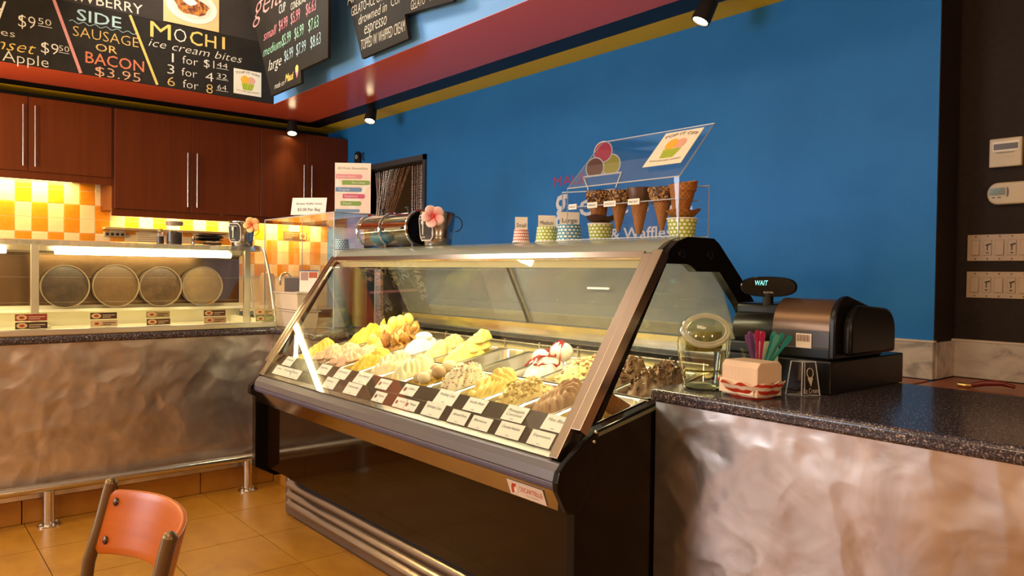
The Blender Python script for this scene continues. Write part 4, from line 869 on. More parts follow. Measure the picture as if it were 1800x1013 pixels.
def heap(row, i, spec, yr):
    nm, kind, c1, c2, lab = spec; x = px(i); ya, yb = yr; cy = (ya + yb) / 2; sx = PW / 2 - .020; sy = (yb - ya) / 2 - .024; sd = i * 1.37 + row * 5.1; m = gmat(nm, c1, c2)
    root = thing('gelato_heap', (x, cy, DZ(cy) - .03), lab, 'gelato', 'gelato heaps in the display case'); rr = random.Random(i * 7 + row * 91)
    if kind == 'low':
        mb = mound(x, cy - .02, sx, sy * .8, .055, sd, .006, 6, .5, .2, rough=.004, sink=-.06); mb.build('gelato', m, root, smooth=2)
        MB().obox((x + .025, cy + .03, DZ(cy) + .012), (.004, .012, .0), (.028, -.004, .028), (0, -.05, .026)).build('wafer', M_waffle, root, bevel=.003)
    elif kind in ('ridge', 'bigridge', 'fold'):
        h = {'ridge': .075, 'bigridge': .088, 'fold': .070}[kind]; mb = mound(x, cy, sx * 1.04, sy, h, sd, {'ridge': .0065, 'bigridge': .0055, 'fold': .008}[kind], {'ridge': 8, 'bigridge': 9, 'fold': 6}[kind], .9, .12, (.1, .5)); mb.build('gelato', m, root, smooth=2)
        mound(x + .008, cy + sy * .40, sx * .70, sy * .50, .052, sd + 2, .0045, 5, -.7, .10, (0, .1), sink=.012).build('gelato_fold', m, root, smooth=2)
    elif kind == 'crumb':
        mb = mound(x, cy, sx, sy, .074, sd, 0, 5, .3, .16, (.1, .2), rough=.005); mb.build('gelato', m, root, smooth=2); cr = MB()
        for p in surf(mb, 170, rr):
            r = rr.uniform(.004, .010); cr.ball(p + Vector((0, 0, r * .4)), r, 6, 4, (rr.uniform(.7, 1.3), rr.uniform(.7, 1.3), rr.uniform(.6, 1)))
        setp(cr.build('crumbs', m, root, smooth=1), kind='stuff')
    elif kind == 'sprinkle':
        mb = mound(x, cy, sx * 1.1, sy, .100, sd, .004, 5, .4, .12, (.1, .45)); mb.build('gelato', m, root, smooth=2)
        for cn, col, n in (('dark', (.03, .02, .02), 150), ('red', (.55, .10, .04), 60), ('blue', (.10, .18, .40), 50), ('orange', (.7, .35, .04), 60)):
            sp = MB()
            for p in surf(mb, n, rr):
                d = Vector((rr.uniform(-1, 1), rr.uniform(-1, 1), rr.uniform(-.4, .4))).normalized(); sp.tube([p - d * .004 + Vector((0, 0, .0015)), p + d * .004 + Vector((0, 0, .0015))], .0013, 4)
            setp(sp.build('sprinkles', mat('sprinkle_' + cn, col, .4), root), kind='stuff')
    elif kind == 'scoops':
        mound(x, cy, sx, sy, .05, sd, .004).build('gelato', mat('cookie_base', (.66, .42, .06), .5), root, smooth=2)
        for k, (dx, dy, r) in enumerate(((-.035, -.06, .026), (.022, -.075, .028), (.045, -.02, .030), (-.010, -.015, .030), (-.042, .03, .028), (.028, .045, .034), (-.012, .075, .03), (.05, .085, .026))):
            MB().ball((x + dx, cy + dy, DZ(cy + dy) + .008 + .012 * (k % 3)), r, 16, 10, (1, 1, .85)).build('cookie_ball', gmat('cookie_a', (.70, .56, .34), (.78, .66, .46)) if k % 2 else gmat('cookie_b', (.46, .29, .15), (.58, .40, .22)), root, smooth=2)
    elif kind == 'lump':
        mb = mound(x, cy, sx * 1.08, sy, .082, sd, .004, 6, 1.1, .18, (.1, .3)); mb.build('gelato', m, root, smooth=2)
        for k, (dx, dy, r) in enumerate(((.02, .07, .045), (-.03, .02, .04), (.035, -.02, .038), (-.01, -.06, .034))): mound(x + dx, cy + dy, r * 1.15, r * 1.3, r * .9, sd + k, .0035, 4, .8, .12, (0, .1), sink=.010).build('gelato_fold', m, root, smooth=2)
    elif kind == 'shards':
        mb = mound(x, cy, sx * 1.12, sy * 1.05, .085, sd, .002, 5, .4, .2, (0, .3)); mb.build('gelato', m, root, smooth=2); sh = MB()
        for p in surf(mb, 260, rr):
            a = Vector((rr.uniform(-1, 1), rr.uniform(-1, 1), rr.uniform(0, .9))).normalized(); b = a.cross(Vector((rr.uniform(-1, 1), rr.uniform(-1, 1), .3))).normalized(); n = a.cross(b); L = rr.uniform(.006, .015)
            vs = [p + Vector((0, 0, .004)) + a * (L * u) + b * (L * .45 * w) + n * (L * .5 * (1 - u * u)) for u in (-1, 0, 1) for w in (-1, 1)]; sh.add(vs, [(0, 1, 3, 2), (2, 3, 5, 4)])
        o = sh.build('chocolate_shavings', varied('shavings_%d' % i, (.035, .016, .008), (.34, .19, .09), 70, .35), root); setp(o, kind='stuff'); q = o.modifiers.new('thick', 'SOLIDIFY'); q.thickness = .0012
    elif kind == 'nuts':
        mb = mound(x, cy, sx * 1.05, sy, .075, sd, .004, 5, .4, .2, (0, .4), rough=.004); mb.build('gelato', m, root, smooth=2); a = MB(); b = MB()
        for p in surf(mb, 90, rr): r = rr.uniform(.006, .011); a.ball(p, r, 6, 4, (rr.uniform(.7, 1.2), rr.uniform(.9, 1.6), .7))
        for p in surf(mb, 70, rr): r = rr.uniform(.004, .009); b.ball(p + Vector((0, 0, .003)), r, 6, 4, (rr.uniform(.7, 1.4), rr.uniform(.8, 1.4), .6))
        setp(a.build('banana_chunks', m, root, smooth=1), kind='stuff'); setp(b.build('nut_pieces', varied('nut_pieces', (.14, .05, .02), (.40, .20, .07), 90, .4), root, smooth=1), kind='stuff')
    elif kind == 'ripple':
        mb = mound(x, cy - .03, sx * .92, sy * .75, .075, sd, .002, 4, .4, .12, (0, .3)); mb.build('gelato', m, root, smooth=2)
        MB().ball((x + .02, cy + .05, DZ(cy) + .060), .045, 18, 12, (1, 1.1, .9)).build('gelato_scoop', m, root, smooth=2); MB().ball((x - .035, cy - .01, DZ(cy) + .035), .036, 16, 10).build('gelato_scoop', m, root, smooth=2)
        rsm = mat('fruit_sauce', (.24, .012, .012), .15)
        for k in range(5):
            pts = []
            for q in range(11):
                u = q / 10; yy = cy - .085 + .15 * u; xx = x - .045 + .022 * k + .014 * math.sin(u * 7 + k); zt = -9
                for v in mb.v:
                    if abs(v.x - xx) < .012 and abs(v.y - yy) < .014: zt = max(zt, v.z)
                if yy > cy + .01: zt = max(zt, DZ(cy) + .060 + math.sqrt(max(0, .045 ** 2 - (xx - x - .02) ** 2 - (yy - cy - .05) ** 2 / 1.2)) * .9)
                if zt > 0: pts.append((xx, yy, zt + .002))
            if len(pts) > 2: MB().tube(pts, [.004 + .0022 * math.sin(q * 2 + k) for q in range(len(pts))], 6).build('sauce_trail', rsm, root, smooth=1)
    elif kind == 'smooth':
        mound(x, cy, sx * 1.12, sy, .085, sd, .004, 4, 1.0, .12, (.1, .35)).build('gelato', m, root, smooth=2)
        mound(x + .012, cy + .035, sx * .85, sy * .66, .055, sd + 1, .003, 4, -.9, .10, (.1, .1), sink=.018).build('gelato_fold', m, root, smooth=2); mound(x + .03, cy + .06, sx * .55, sy * .42, .050, sd + 2, .003, 3, .9, .08, (.1, .1), sink=.052).build('gelato_fold', m, root, smooth=2)
    elif kind == 'soft':
        mound(x, cy, sx * 1.02, sy * .82, .088, sd, .003, 4, .6, .10, (0, .1)).build('gelato', m, root, smooth=2); MB().ball((x, cy + .01, DZ(cy) + .055), .036, 16, 10, (1.2, 1.2, .7)).build('gelato_fold', m, root, smooth=2)
    elif kind == 'hump':
        mound(x, cy, sx * 1.05, sy, .100, sd, .002, 3, .5, .12, (.2, .4)).build('gelato', m, root, smooth=2); mound(x + .03, cy + .08, .022, .03, .118, sd + 3, .001, 2, .3, .1).build('gelato_fold', m, root, smooth=2)
    elif kind == 'petals':
        mound(x, cy, sx * 1.05, sy, .06, sd, .004).build('gelato', m, root, smooth=2)
        for k, (dx, dy, r, hh) in enumerate(((-.04, .02, .038, .055), (.02, .00, .040, .06), (.0, .06, .042, .085), (.05, .07, .036, .10), (-.01, -.06, .034, .03), (.045, .12, .034, .10))): MB().ball((x + dx, cy + dy, DZ(cy + dy) + hh - .01), r, 16, 10, (1.05, .8, 1.15)).build('gelato_petal', m, root, smooth=2)
    elif kind == 'leaves':
        mb = mound(x, cy, sx, sy, .075, sd, .004); mb.build('gelato', m, root, smooth=2); wm = varied('wafer_leaf', (.42, .17, .03), (.66, .38, .10), 18, .45)
        for k in range(16):
            u = rr.uniform(-.8, .8); w = rr.uniform(-.75, .85); base = Vector((x + u * sx, cy + w * sy, DZ(cy + w * sy) + .015)); a = rr.uniform(0, 6.28); d = Vector((math.cos(a) * .5, math.sin(a) * .5, 1)).normalized(); s = d.cross(Vector((math.sin(a * 2), .4, .2))).normalized(); n = d.cross(s); L = rr.uniform(.055, .10); vs = []
            for p in range(6):
                t = p / 5; wd = .022 * math.sin(math.pi * (.15 + .8 * t))
                for q in (-1, 0, 1): vs.append(base + d * (L * t) + s * (wd * q) + n * (.012 * math.sin(t * 4 + q) + .006 * q * q))
            o = MB().add(vs, [(p * 3 + q, p * 3 + q + 1, p * 3 + q + 4, p * 3 + q + 3) for p in range(5) for q in range(2)]).build('wafer_leaf', wm, root, smooth=2); t = o.modifiers.new('thick', 'SOLIDIFY'); t.thickness = .003
    return root
ORD = ['rightmost', 'second', 'third', 'fourth', 'fifth', 'sixth', 'seventh', 'eighth', 'ninth', 'tenth', 'eleventh', 'twelfth']
for row, specs, yr in ((0, front, FY), (1, back, BY)):
    for i in range(12):
        st_ = 'empty ' if specs[i] is None else ''
        lab = '%ssteel gelato pan, %s%s in the %s row of the case' % (st_, ORD[i], '' if i == 0 else ' from the right', ('front', 'back')[row])
        o = pan_mesh(px(i), *yr).build('gelato_pan', M_pan, smooth=1); setp(o, lab, 'pan', 'steel pans of the gelato case'); q = o.modifiers.new('thick', 'SOLIDIFY'); q.thickness = .0012; q.offset = -1
        if specs[i]: heap(row, i, specs[i], yr)
# ------------------------------------------------------------------ flavour cards
def card(x, row, w, h, words, lab, logo=False):
    yb, zb = ((1.562, .8195), (1.522, .7765))[row]; yt, zt = ((1.600, .8615), (1.553, .8175))[row]
    U = Vector((0, yt - yb, zt - zb)).normalized(); R = Vector((1, 0, 0)); N = R.cross(U); o = Vector((x - w * .66, yb, zb)) + N * .003
    w *= 1.32; h *= 1.08; c = thing('flavour_card', (x, yb, zb), lab, 'card', 'flavour cards in the gelato case')
    MB().obox(o + R * w / 2 + U * h / 2, R * w / 2, U * h / 2, N * .0008).build('card', M_white, c)
    if logo:
        MB().lathe([(0, 0), (h * .20, .0003)], o + R * w * .2 + U * h * .5 + N * .001, 12, N).build('logo', mat('card_logo', (.25, .10, .06), .6), c)
        text(words[0], o + R * w * .38 + U * h * .55, R, U, w * .5, h * .2, M_ink, c, shear=.2)
    else:
        for k, s in enumerate(words): text(s, o + R * w * (.12 + .02 * k) + U * h * (.58 - .26 * k), R, U, w * min(.76, .09 * len(s) + .1), h * .19, M_ink, c, shear=.25)
    text('Gelato', o + R * w * .42 + U * h * .10, R, U, w * .16, h * .08, M_ink, c)
cards0 = [(-1.672, .078, .052, ['Mint Blast'], 0), (-1.865, .080, .054, ['Pineapple', 'Coconut'], 0), (-2.075, .082, .050, ['Vanilla Bean'], 0), (-2.255, .092, .056, ['Wedding Cake'], 0), (-2.50, .072, .046, ['Lilikoi'], 1), (-2.695, .068, .044, ['Guava'], 1), (-2.875, .090, .054, ['Strawberry'], 0), (-3.06, .084, .05, ['Caramel'], 0), (-3.24, .08, .05, ['Lychee'], 0), (-3.63, .080, .05, ['Coconut'], 0)]
cards1 = [(-1.690, .078, .046, ['Espresso'], 0), (-1.838, .088, .048, ['Chocolate Hazelnut'], 0), (-1.990, .080, .044, ['Banana'], 0), (-2.115, .078, .046, ['Almond Roca'], 0), (-2.275, .090, .052, ['Birthday Cake'], 0), (-2.42, .064, .040, ['Mango'], 1), (-2.495, .062, .040, ['Acai'], 1), (-2.655, .066, .042, ['Papaya'], 1), (-2.885, .090, .050, ['Cheesecake'], 0), (-3.09, .084, .05, ['Lemon'], 0), (-3.46, .08, .046, ['Peach'], 0), (-3.555, .082, .046, ['Pistachio'], 0), (-3.655, .078, .046, ['Coffee'], 0)]
for row, L in ((0, cards0), (1, cards1)):
    for k, (x, w, h, wd, lg) in enumerate(L):
        rd = {'Mint Blast': ' reading Mint Blast', 'Birthday Cake': ' reading Birthday Cake'}.get(wd[0], '')
        card(x, row, w, h, wd, 'white flavour card%s, %s%s in the %s card row' % (rd, ORD[k] if k < 12 else 'leftmost', '' if k in (0, 12) else ' from the right', ('upper', 'lower')[row]), lg)
# ================================================================== WALL LOGO (vinyl on the blue wall)
lg = thing('wall_logo', (-3.2, YB, 1.51), 'MAUI gelato & Waffles vinyl logo with three scoops on the blue wall', 'wall sign')
V_w = mat('vinyl_white', (.55, .60, .68), .5); V_p = mat('vinyl_magenta', (.30, .025, .12), .5); V_pk = mat('vinyl_raspberry', (.42, .030, .10), .5); V_br = mat('vinyl_chocolate', (.105, .030, .022), .5); V_gn = mat('vinyl_olive', (.30, .30, .035), .5)
def disc(cx, cz, rx, rz, lift, m, nm): MB().prism([(cx + rx * math.cos(2 * math.pi * k / 40), cz + rz * math.sin(2 * math.pi * k / 40)) for k in range(40)], 1, YB - lift, YB - lift + .0008).build(nm, m, lg)
for k, (cx, cz, m, nm) in enumerate(((-3.191, 1.974, V_gn, 'green_scoop'), (-3.258, 2.060, V_pk, 'pink_scoop'), (-3.325, 1.966, V_br, 'brown_scoop'))):
    disc(cx, cz, .080, .068, .0012 + .001 * k, V_w, 'scoop_outline'); disc(cx, cz, .072, .061, .0018 + .001 * k, m, nm)
def vstroke(a, b, w, m=V_w, nm='bowl_line'):
    a = Vector((a[0], YB - .006, a[1])); b = Vector((b[0], YB - .006, b[1])); d = b - a; n = Vector((-d.z, 0, d.x)).normalized() * w / 2; MB().obox((a + b) / 2, d / 2, n, (0, .0005, 0)).build(nm, m, lg)
MB().prism([(-3.40, 1.914), (-3.11, 1.914), (-3.155, 1.83), (-3.36, 1.83)], 1, YB - .0055, YB - .005).build('bowl', M_blue, lg)
vstroke((-3.425, 1.918), (-3.095, 1.918), .010); vstroke((-3.42, 1.918), (-3.375, 1.83), .010); vstroke((-3.10, 1.918), (-3.145, 1.83), .010)
MB().prism([(-3.375, 1.825), (-3.145, 1.825), (-3.19, 1.74), (-3.33, 1.74)], 1, YB - .0055, YB - .005).build('bowl_foot', mat('vinyl_grey', (.30, .34, .40), .5), lg)
text('MAUI', (-3.705, YB, 1.878), XR, ZU, .28, .064, V_p, lg)
text('g', (-3.69, YB, 1.672), XR, ZU, .115, .150, V_w, lg, bold=.012); text('e', (-3.46, YB, 1.672), XR, ZU, .115, .10, V_w, lg, bold=.01); text('l', (-3.275, YB, 1.672), XR, ZU, .03, .14, V_w, lg, bold=.01); text('a', (-3.16, YB, 1.672), XR, ZU, .115, .10, V_w, lg, bold=.01); text('t', (-2.96, YB, 1.672), XR, ZU, .07, .13, V_w, lg, bold=.01); text('o', (-2.80, YB, 1.672), XR, ZU, .115, .10, V_w, lg, bold=.01)
text('& Waffles', (-3.185, YB, 1.514), XR, ZU, .47, .068, V_w, lg, bold=.014)
# ================================================================== THINGS ON TOP OF THE GELATO CASE
ZG = 1.4255
def cup(x, y, z0, r0, r1, h, m, label, up=True, band=None):
    c = thing('paper_cup', (x, y, z0), label, 'cup', None)
    pr = [(r0, 0), (r1, h)]; MB().lathe(pr, (x, y, z0), 32, cap=True).build('cup', m, c, smooth=1)
    zr = h if r1 > r0 else 0; rr = max(r0, r1)
    MB().tube([(x + rr * math.cos(a), y + rr * math.sin(a), z0 + zr + (.0025 if zr == 0 else 0)) for a in [2 * math.pi * k / 28 for k in range(28)]], .0026, 6, closed=True).build('rim', M_white, c, smooth=1)
    return c
def tent(x, y, z0, w, h, s, label, rot=-.6):
    c = thing('size_card', (x, y, z0), label, 'card'); R = Vector((math.cos(rot + math.pi / 2), math.sin(rot + math.pi / 2), 0)); N = Vector((math.cos(rot), math.sin(rot), 0)); U = Vector((0, 0, 1)); p = Vector((x, y, z0))
    MB().obox(p + U * h / 2, R * w / 2, U * h / 2, N * .0008).build('card', M_white, c); text(s, p - R * w * .38 + U * h * .18 + N * .0009, R, U, w * .76, h * .34, M_ink, c)
cup(-2.385, 2.04, ZG, .035, .029, .055, M_dotred, 'small red checked paper cup standing upside down on the gelato case'); tent(-2.385, 2.04, ZG + .0552, .052, .052, 'Small', 'white Small size card on the red checked cup')
cup(-2.250, 2.06, ZG, .045, .039, .062, M_dotgreen, 'medium green polka-dot paper cup standing upside down with a size card'); tent(-2.250, 2.06, ZG + .0622, .070, .046, 'Medium', 'white Medium size card on the green polka-dot cup')
cup(-2.130, 2.07, ZG, .050, .044, .066, M_dotblue, 'large blue polka-dot paper cup standing upside down with a size card'); tent(-2.130, 2.07, ZG + .0662, .078, .050, 'Large', 'white Large size card on the blue polka-dot cup')
def plate(x, y, label): setp(MB().lathe([(.0, 0), (.050, 0), (.064, .006), (.066, .008), (.05, .004), (0, .003)], (x, y, ZG), 28).build('saucer', mat('cream_saucer', (.66, .62, .48), .3), smooth=1), label, 'saucer')
# cups holding waffle bowls
cup(-1.968, 2.075, ZG, .040, .048, .062, M_dotgreen, 'green polka-dot paper cup holding a dark chocolate waffle bowl')
cup(-1.592, 2.075, ZG, .042, .050, .064, M_dotgreen, 'green polka-dot paper cup holding a plain waffle bowl at the right end')
def wbowl(x, y, z0, r, m, label):
    vs = []; N = 36; L = [(.35, 0), (.75, .35), (1.0, 1.0), (.97, 1.0), (.70, .45), (.0, .18)]
    for q, hh in L:
        for k in range(N): a = 2 * math.pi * k / N; w = 1 + .06 * math.sin(5 * a + x) * (hh > .4); vs.append((x + r * q * w * math.cos(a), y + r * q * w * math.sin(a), z0 + .030 * hh + .004 * math.sin(4 * a) * (hh > .9)))
    setp(MB().add(vs, [(i * N + k, i * N + (k + 1) % N, (i + 1) * N + (k + 1) % N, (i + 1) * N + k) for i in range(len(L) - 1) for k in range(N)] + [tuple(range(N))[::-1]]).build('waffle_bowl', m, smooth=1), label, 'waffle bowl')
M_choc = varied('dipped_chocolate', (.050, .018, .010), (.085, .032, .018), 60, .35)
wbowl(-1.968, 2.075, ZG + .062, .058, M_choc, 'dark chocolate waffle bowl in the left green cup'); wbowl(-1.592, 2.075, ZG + .064, .058, M_waffle, 'plain golden waffle bowl in the right green cup')
def cone(x, y, zt, L, r, tip, lean, label, topping=None, group='waffle cones in the acrylic rack'):
    c = thing('waffle_cone', (x, y, zt - L), label, 'cone', group); N = 30; R = 16; vs = []
    for i in range(R + 1):
        t = i / R; rr = tip + (r - tip) * t
        for k in range(N):
            a = 2 * math.pi * k / N; g = 1 + .030 * (1 if (math.sin(9 * a + t * 16) > .35 or math.sin(9 * a - t * 16) > .35) else -1)
            w = .010 * math.sin(a * 1.0) if i == R else 0
            vs.append((x + lean * (t - 1) * L + rr * g * math.cos(a), y + rr * g * math.sin(a), zt - L + L * t + w))
    fs = [(i * N + k, i * N + (k + 1) % N, (i + 1) * N + (k + 1) % N, (i + 1) * N + k) for i in range(R) for k in range(N)] + [tuple(range(N))[::-1]]
    for k in range(N): vs.append((x + (r * .92) * math.cos(2 * math.pi * k / N), y + r * .92 * math.sin(2 * math.pi * k / N), zt - .03))
    b = (R + 1) * N; fs += [(R * N + k, R * N + (k + 1) % N, b + (k + 1) % N, b + k) for k in range(N)] + [tuple(b + k for k in range(N))]
    MB().add(vs, fs).build('cone', M_waffle, c, smooth=1)
    if topping:
        h = .045; MB().lathe([(tip + (r - tip) * (1 - h / L) + .0035, -h), (r + .005, -.006), (r + .004, .004), (r - .004, .002)], (x, y, zt), 30, cap=False).build('chocolate_band', M_choc, c, smooth=1)
        if topping == 'nuts':
            nb = MB(); q = random.Random(int(x * 1000)); n2 = MB()
            for _ in range(420):
                a = q.uniform(0, 6.28); hh = q.uniform(0, h); rr = tip + (r - tip) * (1 - hh / L) + .005; s = q.uniform(.0022, .0046); (nb if q.random() < .6 else n2).ball((x + rr * math.cos(a), y + rr * math.sin(a), zt - hh), s, 5, 4, (q.uniform(.6, 1.3), q.uniform(.6, 1.3), q.uniform(.6, 1.4)))
            setp(nb.build('chopped_nuts', varied('cone_nuts', (.42, .22, .07), (.60, .40, .16), 80, .5), c), kind='stuff'); setp(n2.build('dark_nuts', mat('cone_dark_nuts', (.07, .028, .016), .4), c), kind='stuff')
cone(-1.978, 2.075, 1.608, .120, .043, .022, 0, 'nut-rimmed waffle cone standing in the dark waffle bowl', 'nuts', 'waffle cones in the acrylic rack')
cone(-1.872, 2.075, 1.602, .145, .040, .006, .05, 'nut-rimmed waffle cone, second from the left in the rack', 'nuts')
cone(-1.778, 2.075, 1.604, .158, .042, .010, .02, 'chocolate-dipped waffle cone without nuts in the middle of the rack', 'choc')
cone(-1.678, 2.075, 1.598, .145, .042, .006, .0, 'nut-rimmed waffle cone beside the plain one at the right', 'nuts')
cone(-1.590, 2.075, 1.612, .122, .047, .022, .08, 'plain waffle cone with a wide rim standing in the right waffle bowl')
# acrylic cone rack
r_ = thing('cone_rack', (-1.83, 2.08, ZG), 'clear acrylic cone rack with a tilted shield on the gelato case', 'rack')
def sheet(pts, nm, th=.004):
    """acrylic pane from four corners with polished edges"""
    P = [Vector(p) for p in pts]; n = (P[1] - P[0]).cross(P[3] - P[0]).normalized() * th / 2
    o = MB().add([p + n for p in P] + [p - n for p in P], [(0, 1, 2, 3), (7, 6, 5, 4)] + [(i, (i + 1) % 4, 4 + (i + 1) % 4, 4 + i) for i in range(4)]).build(nm, M_acryl, r_)
    MB().tube(P, th * .62, 6, closed=True).build('polished_edge', M_acedge, o, smooth=1)
sheet([(-2.091, 2.02, 1.429), (-1.563, 2.02, 1.429), (-1.563, 2.02, 1.626), (-2.091, 2.02, 1.626)], 'front_pane')
sheet([(-2.091, 2.02, 1.626), (-1.563, 2.02, 1.626), (-1.563, 2.209, 1.825), (-2.091, 2.209, 1.825)], 'tilted_shield')
sheet([(-2.235, 2.13, 1.429), (-1.525, 2.13, 1.429), (-1.525, 2.13, 1.600), (-2.235, 2.13, 1.630)], 'rear_pane')
sheet([(-2.091, 2.02, 1.553), (-1.563, 2.02, 1.553), (-1.563, 2.13, 1.553), (-2.091, 2.13, 1.553)], 'holed_shelf', .003)
for k, (x, w, s) in enumerate(((-2.058, .042, 'VANILLA'), (-1.955, .050, 'SPRINKLES'), (-1.868, .058, 'CHOCOLATE'), (-1.755, .052, 'MAC NUT'))):
    c = thing('cone_label', (x, 2.016, 1.545), 'tiny white cone label %s on the acrylic rack front' % ('at the left end', 'under the first cone', 'under the second cone', 'under the chocolate-dipped cone')[k], 'label', 'cone labels on the acrylic rack')
    B((x - w / 2, 2.0145, 1.544), (x + w / 2, 2.0165, 1.564)).build('label', M_white, c); text(s, (x - w * .4, 2.0144, 1.550), XR, ZU, w * .8, .008, M_ink, c)
c = thing('sticker', (-1.66, 2.11, 1.70), 'TOP IT OFF sticker on the tilted acrylic shield of the cone rack', 'sticker'); SU2 = Vector((0, .189, .199)).normalized()
topitoff(c, Vector((-1.745, 2.0205 + .03, 1.6265 + .045)) + Vector((0, -.004, .004)), (1, 0, 0), SU2, .165, .185)
# chrome topping drums
dr = thing('topping_dispenser', (-3.47, 2.09, ZG), 'chrome two-drum topping dispenser at the left end of the gelato case', 'dispenser')
RC, ZCn, YCn = .086, 1.520, 2.09
def halfshell(xa, xb, a0, a1, r, th, n=20):
    mb = MB(); vs = []
    for x in (xa, xb):
        for rr in (r, r - th):
            for k in range(n + 1): a = math.radians(a0 + (a1 - a0) * k / n); vs.append((x, YCn + rr * math.cos(a), ZCn + rr * math.sin(a)))
    m = n + 1; fs = []
    for k in range(n): fs += [(k, k + 1, 2 * m + k + 1, 2 * m + k), (m + k, 3 * m + k, 3 * m + k + 1, m + k + 1), (k, m + k, m + k + 1, k + 1), (2 * m + k, 2 * m + k + 1, 3 * m + k + 1, 3 * m + k)]
    fs += [(0, 2 * m, 3 * m, m), (n, m + n, 3 * m + n, 2 * m + n)]; return mb.add(vs, fs)
for k, (xa, xb) in enumerate(((-3.715, -3.495), (-3.475, -3.225))):
    l = halfshell(xa, xb, 8, 176, RC, .003).build('lid', M_chrome, dr, smooth=1)
    MB().lathe([(.007, 0), (.006, .020), (.018, .026), (.018, .030), (0, .031)], ((xa + xb) / 2 + .03, YCn - .01, ZCn + RC - .002), 14, (.0, -.15, 1)).build('knob', M_bmatte, l, smooth=1)
    halfshell(xa, xb, 176, 368, RC - .002, .002).build('clear_bowl', M_glass, dr, smooth=1)
    MB().ball(((xa + xb) / 2, YCn, ZCn - .038), .055, 20, 12, (1.75, .95, .72)).build('toppings', mat('blue_topping', (.015, .16, .24), .5) if k == 0 else varied('dark_topping', (.035, .030, .016), (.10, .085, .04), 90, .5), dr, smooth=1)
for x in (-3.72, -3.485, -3.222):
    MB().tube([(x, YCn + (RC + .004) * math.cos(a), ZCn + (RC + .004) * math.sin(a)) for a in [2 * math.pi * k / 36 for k in range(36)]], .006, 8, closed=True).build('ring', M_chrome, dr, smooth=1)
    MB().box((x - .006, YCn - .05, ZG), (x + .006, YCn + .05, ZCn - RC + .01)).build('foot', M_chrome, dr)
MB().lathe([(0, 0), (.080, 0), (.083, .004), (.083, .010)], (-3.222, YCn, ZCn), 36, (1, 0, 0)).build('end_cap', M_bgloss, dr, smooth=1)
# ================================================================== ACRYLIC BOX, SIGNS, CUPS AND BINS LEFT OF THE CASE
bx = thing('acrylic_box', (-4.65, 2.2, ZT1), 'tall clear acrylic display box left of the gelato case', 'display box'); r_ = bx
ax0, ax1, ay0, ay1, az = -5.16, -4.11, 2.06, 2.336, 1.648; zb_ = ZT1 + .006
sheet([(ax0, ay0, zb_), (ax1, ay0, zb_), (ax1, ay0, az), (ax0, ay0, az)], 'front_pane', .006); sheet([(ax1, ay0, zb_), (ax1, ay1, zb_), (ax1, ay1, az), (ax1, ay0, az)], 'side_pane', .006)
sheet([(ax0, ay1, zb_), (ax1, ay1, zb_), (ax1, ay1, az), (ax0, ay1, az)], 'rear_pane', .006); sheet([(ax0, ay0, az), (ax1, ay0, az), (ax1, ay1, az), (ax0, ay1, az)], 'top_pane', .006)
sg = thing('price_sign', (-4.62, 2.13, az), 'tilted white card reading Broken Waffle Cones $3.00 on the acrylic box', 'sign')
n = Vector((.72, -.60, .45)).normalized(); R = Vector((.60, .76, .02)).normalized(); U = n.cross(R).normalized(); p = Vector((-4.62, 2.13, az + .012)); 
MB().obox(p + U * .066, R * .112, U * .064, n * .0012).build('card', M_white, sg); text('Broken Waffle Cones', p - R * .082 + U * .078 + n * .0012, R, U, .165, .014, M_ink, sg); text('$3.00 Per Bag', p - R * .07 + U * .030 + n * .0012, R, U, .145, .022, M_ink, sg)
MB().obox(p + U * .05 - n * .03, R * .10, U * .05 - n * .012, n * .001).build('stand', mat('grey_stand', (.18, .14, .12), .4), sg)
fs_ = thing('flavour_sign', (-4.16, 2.21, az), 'tall pink and white fruit smoothie flavour sign standing on the acrylic box', 'sign')
n = Vector((.80, -.60, 0)).normalized(); R = Vector((.60, .80, 0)); U = Vector((0, 0, 1)); p = Vector((-4.158, 2.205, az + .004)) - R * .108; Wd, Ht = .216, .305
def q4(nm, pts, m, lift): MB().add([p + R * (a * Wd) + U * (b * Ht) + n * lift for a, b in pts], [tuple(range(len(pts)))]).build(nm, m, fs_)
MB().obox(p + R * Wd / 2 + U * Ht / 2 - n * .002, R * Wd / 2, U * Ht / 2, n * .0015).build('sheet', mat('sign_blush', (.88, .76, .71), .45), fs_)
SW = mat('sign_white', (.86, .86, .86), .45); q4('glass_shape', [(.02, .40), (.20, .40), (.42, .16), (.42, .05), (.20, .02), (.80, .02), (.60, .05), (.60, .18), (.98, .62), (.98, .40), (.72, .12), (.30, .12)][0:2] + [(.36, .20), (.42, .06), (.20, .02), (.82, .02), (.58, .06), (.62, .20), (.98, .55), (.98, .70), (.55, .30), (.45, .28), (.02, .75)], SW, .0006)
q4('header', [(.0, .83), (1, .85), (1, 1), (0, 1)], mat('sign_cream', (.90, .86, .80), .45), .0004)
def pill(x0, x1, y0, y1, m): 
    h = (y1 - y0) / 2; k = Ht / Wd * .8; pts = [(x0, y0)] + [(x1 - h * k + h * k * math.sin(t), y0 + h - h * math.cos(t)) for t in [math.pi * i / 8 for i in range(9)]] + [(x0, y1)]; q4('flavour_band', pts, m, .0010)
pill(.02, .76, .685, .775, mat('band_pink', (.72, .30, .38), .45)); pill(.20, .98, .565, .655, mat('band_green', (.22, .40, .10), .45)); pill(.02, .76, .425, .515, mat('band_blue', (.14, .28, .52), .45)); pill(.22, .84, .295, .385, mat('band_rose', (.60, .10, .24), .45)); pill(.16, .74, .150, .240, mat('band_green', (.22, .40, .10), .45)); pill(.02, .70, .02, .08, mat('band_blue', (.14, .28, .52), .45))
